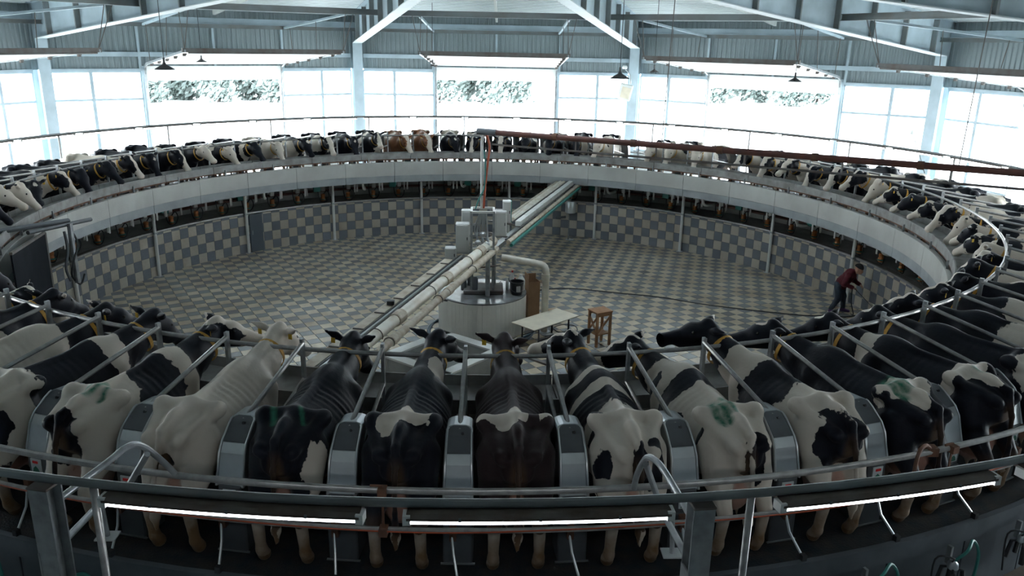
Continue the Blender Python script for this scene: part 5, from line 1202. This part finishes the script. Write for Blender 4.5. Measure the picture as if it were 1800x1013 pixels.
# stub columns that carry the ring close to the viewer
for (p, lab) in (((-2.98, -13.60, 0), 'thick grey steel stub column at the lower left carrying the lamp ring'), ((1.49, -13.84, 0), 'thick grey steel stub column in front carrying the lamp ring, right of centre')):
    a = atan2(p[0], p[1]); e = empty('stub_column', (p[0], p[1], Z_OUT), face_in(a), label=lab, cat='column')
    h = 3.77-Z_OUT
    c = MB(); c.box((0.065, 0, h/2), (0.012, 0.15, h)); c.build('flange', 'galvanised', e)
    c = MB(); c.box((-0.065, 0, h/2), (0.012, 0.15, h)); c.build('flange', 'galvanised', e)
    c = MB(); c.box((0, 0, h/2), (0.125, 0.012, h)); c.build('web', 'galvanised', e)
    c = MB(); c.box((0.0, 0.07, h/2-0.2), (0.15, 0.012, h-0.6)); c.build('side_plate', 'galvanised', e)
    c = MB(); c.bbox((0, 0, h+0.008), (0.16, 0.16, 0.02), 0.005); c.build('cap_plate', 'steel_rust', e)
    c = MB(); c.box((0, 0, 0.012), (0.30, 0.30, 0.024)); c.build('base_plate', 'galvanised', e)
# bent pipe braces between stub columns and rump rails
def brace(loc, up_, second, lower, leg, label):
    e = empty('pipe_brace', loc, label=label, cat='brace'); L = Vector(loc)
    for nm, pts in (('upper_pipe', up_), ('strut', second), ('lower_pipe', lower), ('leg', leg)):
        c = MB(); c.tube([Vector(p)-L for p in (smooth_path(pts, 5) if len(pts) > 3 else pts)], 0.026 if nm != 'leg' else 0.02, 9); c.build(nm, 'galvanised', e, smooth=True)
    c = MB(); c.box(Vector(leg[-1])-L, (0.16, 0.13, 0.012)); c.build('foot_plate', 'stainless_light', e)
brace((1.45, -13.77, 3.2), [(1.27, -12.69, 3.20), (1.28, -12.75, 3.38), (1.31, -12.90, 3.60), (1.35, -13.06, 3.66), (1.39, -13.25, 3.65), (1.45, -13.75, 3.62)], [(1.30, -12.93, 3.56), (1.44, -12.80, 3.20)], [(1.42, -13.10, 3.24), (1.47, -13.77, 3.26)], [(1.50, -13.11, 3.20), (1.52, -13.11, 2.87)], 'bent grey pipe brace beside the right-hand stub column, by the spotted cow')
brace((-2.96, -13.53, 3.2), [(-2.55, -12.48, 3.20), (-2.62, -12.55, 3.37), (-2.69, -12.72, 3.60), (-2.74, -12.86, 3.67), (-2.80, -13.05, 3.65), (-2.96, -13.53, 3.60)], [(-2.66, -12.72, 3.53), (-2.88, -12.60, 3.20)], [(-3.0, -12.85, 3.18), (-2.95, -13.53, 3.28)], [(-3.01, -12.85, 3.16), (-2.99, -12.86, 2.87)], 'bent grey pipe brace beside the lower-left stub column')
e = empty('rail_bracket', (4.0, -12.1, 3.2), label='rusty bent bracket joining the rump rail at the right edge', cat='bracket')
c = MB(); c.tube(smooth_path([(0.14, 0.07, 0.0), (0.0, -0.06, 0.12), (-0.14, -0.2, 0.08), (-0.2, -0.3, -0.25)], 5), 0.018, 8); c.build('pipe', 'rust', e, smooth=True)
c = MB(); c.box((0.14, 0.07, 0.0), (0.1, 0.1, 0.08)); c.build('clamp', 'rust', e)
for ad in (-156.0, 183.6, 160.0, 140.0, -130.0):
    a = radians(ad); e = empty('rail_clamp', pol(12.76, a, 3.02), face_in(a), label={-156.0: 'rusty clamp joining the two rump rails at the left', 183.6: 'rusty clamp joining the two rump rails behind the white-saddled cow', 160.0: 'rusty clamp joining the two rump rails beneath the belted cow'}.get(ad, 'rusty clamp joining the rump rails beyond the picture\'s %s side' % ('right' if ad > 0 else 'left')), cat='clamp', group='clamps between the rump rails')
    link('strap', rsm, e); c = MB(); c.tube([(0, 0.0, 0.23), (0.0, 0.10, 0.23)], 0.012, 6); c.build('bolt', 'rust', e)
# milking clusters hanging at the outer skirt
def make_cluster():
    e = empty('milking_cluster')
    c = MB(); c.lathe([(0.03, -0.05), (0.055, -0.03), (0.05, 0.02), (0.02, 0.05)], 12); c.build('claw', 'stainless', e, smooth=True)
    for k in range(4):
        t = pi/4+k*pi/2; p = Vector((cos(t)*0.09, sin(t)*0.09, -0.06)); c = MB(); c.tube([p*0.5, p+Vector((0, 0, 0.02)), p*1.3+Vector((0, 0, -0.16))], [0.012, 0.022, 0.026], 7); c.build('teat_cup', 'black_plastic', e, smooth=True)
    c = MB(); c.tube(smooth_path([(0, 0, 0.04), (-0.05, -0.10, 0.16), (0.02, -0.26, 0.20), (0.0, -0.36, 0.02), (0.0, -0.34, -0.35)], 5), 0.016, 6); c.build('milk_hose', 'teal', e, smooth=True)
    c = MB(); c.tube(smooth_path([(0, 0.02, 0.04), (-0.06, 0.10, 0.14), (0.04, 0.22, 0.10), (0.0, 0.26, -0.30)], 5), 0.010, 6); c.build('pulse_hose', 'black_rubber', e, smooth=True)
    c = MB(); c.box((0.06, 0, 0.08), (0.05, 0.03, 0.20)); c.build('hook', 'stainless', e)
    return e
pcl = make_cluster(); fc_ = True
for j in range(-8, 12):
    o = pcl if fc_ else copy_tree(pcl); fc_ = False
    a = stall_az(j+0.62); o.location = pol(12.76, a, 1.85); o.rotation_euler = (0, 0, face_in(a))
    lab = {4: 'milking cluster with teal hose at the platform skirt, under the green-smeared cow', 5: 'milking cluster with teal hose hanging nearest the lower right corner', 6: 'milking cluster with teal hose at the right edge of the picture'}.get(j)
    if lab is None: lab = 'milking cluster in the shade under the front platform edge, %s from the left' % ordinal(j+9)
    tag(o, lab, 'milking cluster', 'milking clusters at the platform skirt')
# ================================================================ the worker hosing the pit
pr = empty('person', (9.40, 1.50, 0), radians(-38), label='worker in dark red jacket, jeans and black cap bending over to hose the floor', cat='person')
# facing local +X; left is +Y
HIPL, HIPR = Vector((-0.02, 0.10, 0.76)), Vector((-0.02, -0.10, 0.76))
KNL, KNR = Vector((0.08, 0.13, 0.42)), Vector((0.02, -0.13, 0.41))
ANL, ANR = Vector((0.10, 0.15, 0.07)), Vector((-0.12, -0.15, 0.07))
CH = Vector((0.20, 0.0, 1.05)); NK = Vector((0.30, 0, 1.17)); HD = Vector((0.40, 0.0, 1.255))
SHL, SHR = Vector((0.22, 0.19, 1.09)), Vector((0.22, -0.19, 1.09))
ELL, ELR = Vector((0.26, 0.26, 0.86)), Vector((0.14, -0.27, 0.86))
WRL, WRR = Vector((0.46, 0.12, 0.80)), Vector((0.36, -0.13, 0.76))
def pf_body(X, Y, Z):
    d = ball(X, Y, Z, HD, (0.098, 0.078, 0.118))
    fwd = Vector((0.86, 0, -0.5)); 
    d = smin(d, ball(X, Y, Z, HD+fwd*0.03-Vector((0, 0, 0.06)), (0.07, 0.062, 0.07)), 0.03)
    d = smin(d, ball(X, Y, Z, HD+fwd*0.105-Vector((0, 0, 0.012)), (0.018, 0.014, 0.022)), 0.012)
    for s in (1, -1): d = smin(d, ball(X, Y, Z, HD+Vector((-0.015, s*0.08, -0.02)), (0.02, 0.012, 0.032)), 0.01)
    d = smin(d, cone(X, Y, Z, NK-Vector((0.03, 0, 0.05)), HD-Vector((0.02, 0, 0.05)), 0.058, 0.052), 0.03)
    d = smin(d, cone(X, Y, Z, CH-Vector((0.02, 0, 0)), Vector((0, 0, 0.80)), 0.10, 0.10), 0.05)
    for SH, EL, WR, s in ((SHL, ELL, WRL, 1), (SHR, ELR, WRR, -1)):
        d = smin(d, cone(X, Y, Z, CH, SH, 0.06, 0.05), 0.03); d = smin(d, cone(X, Y, Z, SH, EL, 0.045, 0.038), 0.02); d = smin(d, cone(X, Y, Z, EL, WR, 0.037, 0.027), 0.02)
        hdv = (WR-EL).normalized(); palm = WR+hdv*0.055
        d = smin(d, cone(X, Y, Z, WR, palm, 0.026, 0.030, (1, 1, 0.8)), 0.015)
        for k in range(4):
            o = Vector((0, (k-1.5)*0.016, 0)); k1 = palm+hdv*0.030+o; k2 = k1+hdv*0.018+Vector((0, -s*0.008, -0.022)); k3 = k2+Vector((-0.014, -s*0.006, -0.012))
            d = smin(d, cone(X, Y, Z, palm+o*0.8, k1, 0.009, 0.0085), 0.004); d = smin(d, cone(X, Y, Z, k1, k2, 0.0085, 0.008), 0.003); d = smin(d, cone(X, Y, Z, k2, k3, 0.008, 0.007), 0.003)
        tb = WR+hdv*0.03+Vector((0, -s*0.026, 0)); t1 = tb+hdv*0.025+Vector((0, -s*0.018, -0.008)); d = smin(d, cone(X, Y, Z, tb, t1, 0.011, 0.009), 0.006); d = smin(d, cone(X, Y, Z, t1, t1+hdv*0.018+Vector((0, s*0.006, -0.014)), 0.009, 0.008), 0.004)
    for H, K, A_ in ((HIPL, KNL, ANL), (HIPR, KNR, ANR)):
        d = smin(d, cone(X, Y, Z, H, K, 0.075, 0.05), 0.03); d = smin(d, cone(X, Y, Z, K, A_, 0.05, 0.036), 0.02); d = smin(d, cone(X, Y, Z, A_-Vector((0.02, 0, 0.02)), A_+Vector((0.13, 0, -0.035)), 0.036, 0.028), 0.02)
    return d
def pf_jacket(X, Y, Z):
    d = cone(X, Y, Z, CH, Vector((0.02, 0, 0.80)), 0.175, 0.165, (0.85, 1, 1))
    d = smin(d, cone(X, Y, Z, Vector((0.03, 0, 0.82)), Vector((0.0, 0, 0.72)), 0.165, 0.175, (0.85, 1, 1)), 0.05)
    d = smin(d, cone(X, Y, Z, CH+Vector((0.02, 0, 0.04)), NK-Vector((0.02, 0, 0.02)), 0.11, 0.075), 0.05)
    for SH, EL, WR in ((SHL, ELL, WRL), (SHR, ELR, WRR)):
        d = smin(d, cone(X, Y, Z, CH+Vector((0, 0, 0.02)), SH, 0.10, 0.082), 0.05); d = smin(d, cone(X, Y, Z, SH, EL, 0.080, 0.066), 0.03); d = smin(d, cone(X, Y, Z, EL, EL.lerp(WR, 0.86), 0.064, 0.050), 0.03)
    d = d+0.006*np.sin(Z*46+X*30)*np.sin(Y*33)
    d = np.maximum(d, 0.655-Z); return d
def pf_jeans(X, Y, Z):
    d = ball(X, Y, Z, (-0.02, 0, 0.77), (0.135, 0.165, 0.14))
    for H, K, A_ in ((HIPL, KNL, ANL), (HIPR, KNR, ANR)):
        d = smin(d, cone(X, Y, Z, H, K, 0.105, 0.080), 0.04); d = smin(d, cone(X, Y, Z, K, A_+Vector((0, 0, 0.04)), 0.078, 0.062), 0.03)
    d = d+0.005*np.sin(Z*55)*np.sin(X*40); return np.maximum(d, 0.085-Z)
def pf_boots(X, Y, Z):
    d = None
    for A_ in (ANL, ANR):
        q = cone(X, Y, Z, A_+Vector((0, 0, 0.05)), A_+Vector((-0.01, 0, -0.02)), 0.058, 0.055); q = smin(q, cone(X, Y, Z, A_+Vector((0.0, 0, -0.025)), A_+Vector((0.15, 0, -0.035)), 0.050, 0.042), 0.03)
        d = q if d is None else np.minimum(d, q)
    return np.maximum(d, 0.002-Z)
def pf_cap(X, Y, Z):
    d = ball(X, Y, Z, HD+Vector((-0.012, 0, 0.025)), (0.122, 0.10, 0.118)); cut = (Z-(HD.z+0.03))*0.92+(X-HD.x)*0.40
    return np.maximum(d, -cut)
for nm, fn, m_, lo, hi in (('body', pf_body, 'skin', (-0.35, -0.42, -0.02), (0.72, 0.42, 1.45)), ('jacket', pf_jacket, 'jacket', (-0.3, -0.45, 0.6), (0.62, 0.45, 1.35)), ('jeans', pf_jeans, 'jeans', (-0.35, -0.36, 0.05), (0.3, 0.36, 0.98)), ('boots', pf_boots, 'boots', (-0.3, -0.32, -0.02), (0.42, 0.32, 0.24)), ('cap', pf_cap, 'beanie', (0.2, -0.16, 1.15), (0.6, 0.16, 1.45))):
    V, Q = field_mesh(fn, lo, hi, 0.0115 if nm == 'body' else 0.014); link(nm, to_mesh(nm, V, Q, m_), pr)
for s in (1, -1):
    o = link('eye', eye_me, pr); o.scale = (0.5, 0.5, 0.5); o.location = HD+Vector((0.078, s*0.032, -0.028))
c = MB(); c.box(HD+Vector((0.068, 0, -0.088)), (0.012, 0.035, 0.007), Matrix.Rotation(0.5, 3, 'Y')); c.build('mouth', 'rust_red', pr)
Rp = Matrix.Rotation(radians(-38), 3, 'Z'); base = Vector((9.40, 1.50, 0))
ha = base+Rp @ Vector((0.52, 0.10, 0.76)); hb = base+Rp @ Vector((0.42, -0.12, 0.72))
dirw = Vector((0.62, -0.35, -0.62)).normalized()
e = empty('spray_lance', hb, label='thin black spray lance held by the worker, pointing down at the wall foot', cat='lance')
c = MB(); c.tube([(hb-hb)-dirw*0.12, dirw*0.62], 0.011, 6); c.build('wand', 'black_plastic', e, smooth=True)
c = MB(); c.tube([dirw*0.60, dirw*0.66], 0.016, 6); c.build('nozzle', 'stainless', e, smooth=True)
c = MB(); c.tube([-dirw*0.14, -dirw*0.02], 0.02, 6); c.build('grip', 'black_rubber', e, smooth=True)
hose('lance_hose', [tuple(hb-dirw*0.12), tuple(hb+Vector((-0.1, -0.05, -0.3))), tuple(hb+Vector((-0.05, -0.15, -0.6))), (9.62, 1.15, 0.06), (9.70, 1.10, 0.03)], 0.015, 'black_rubber', 'black hose looping from the worker\'s lance to the floor')
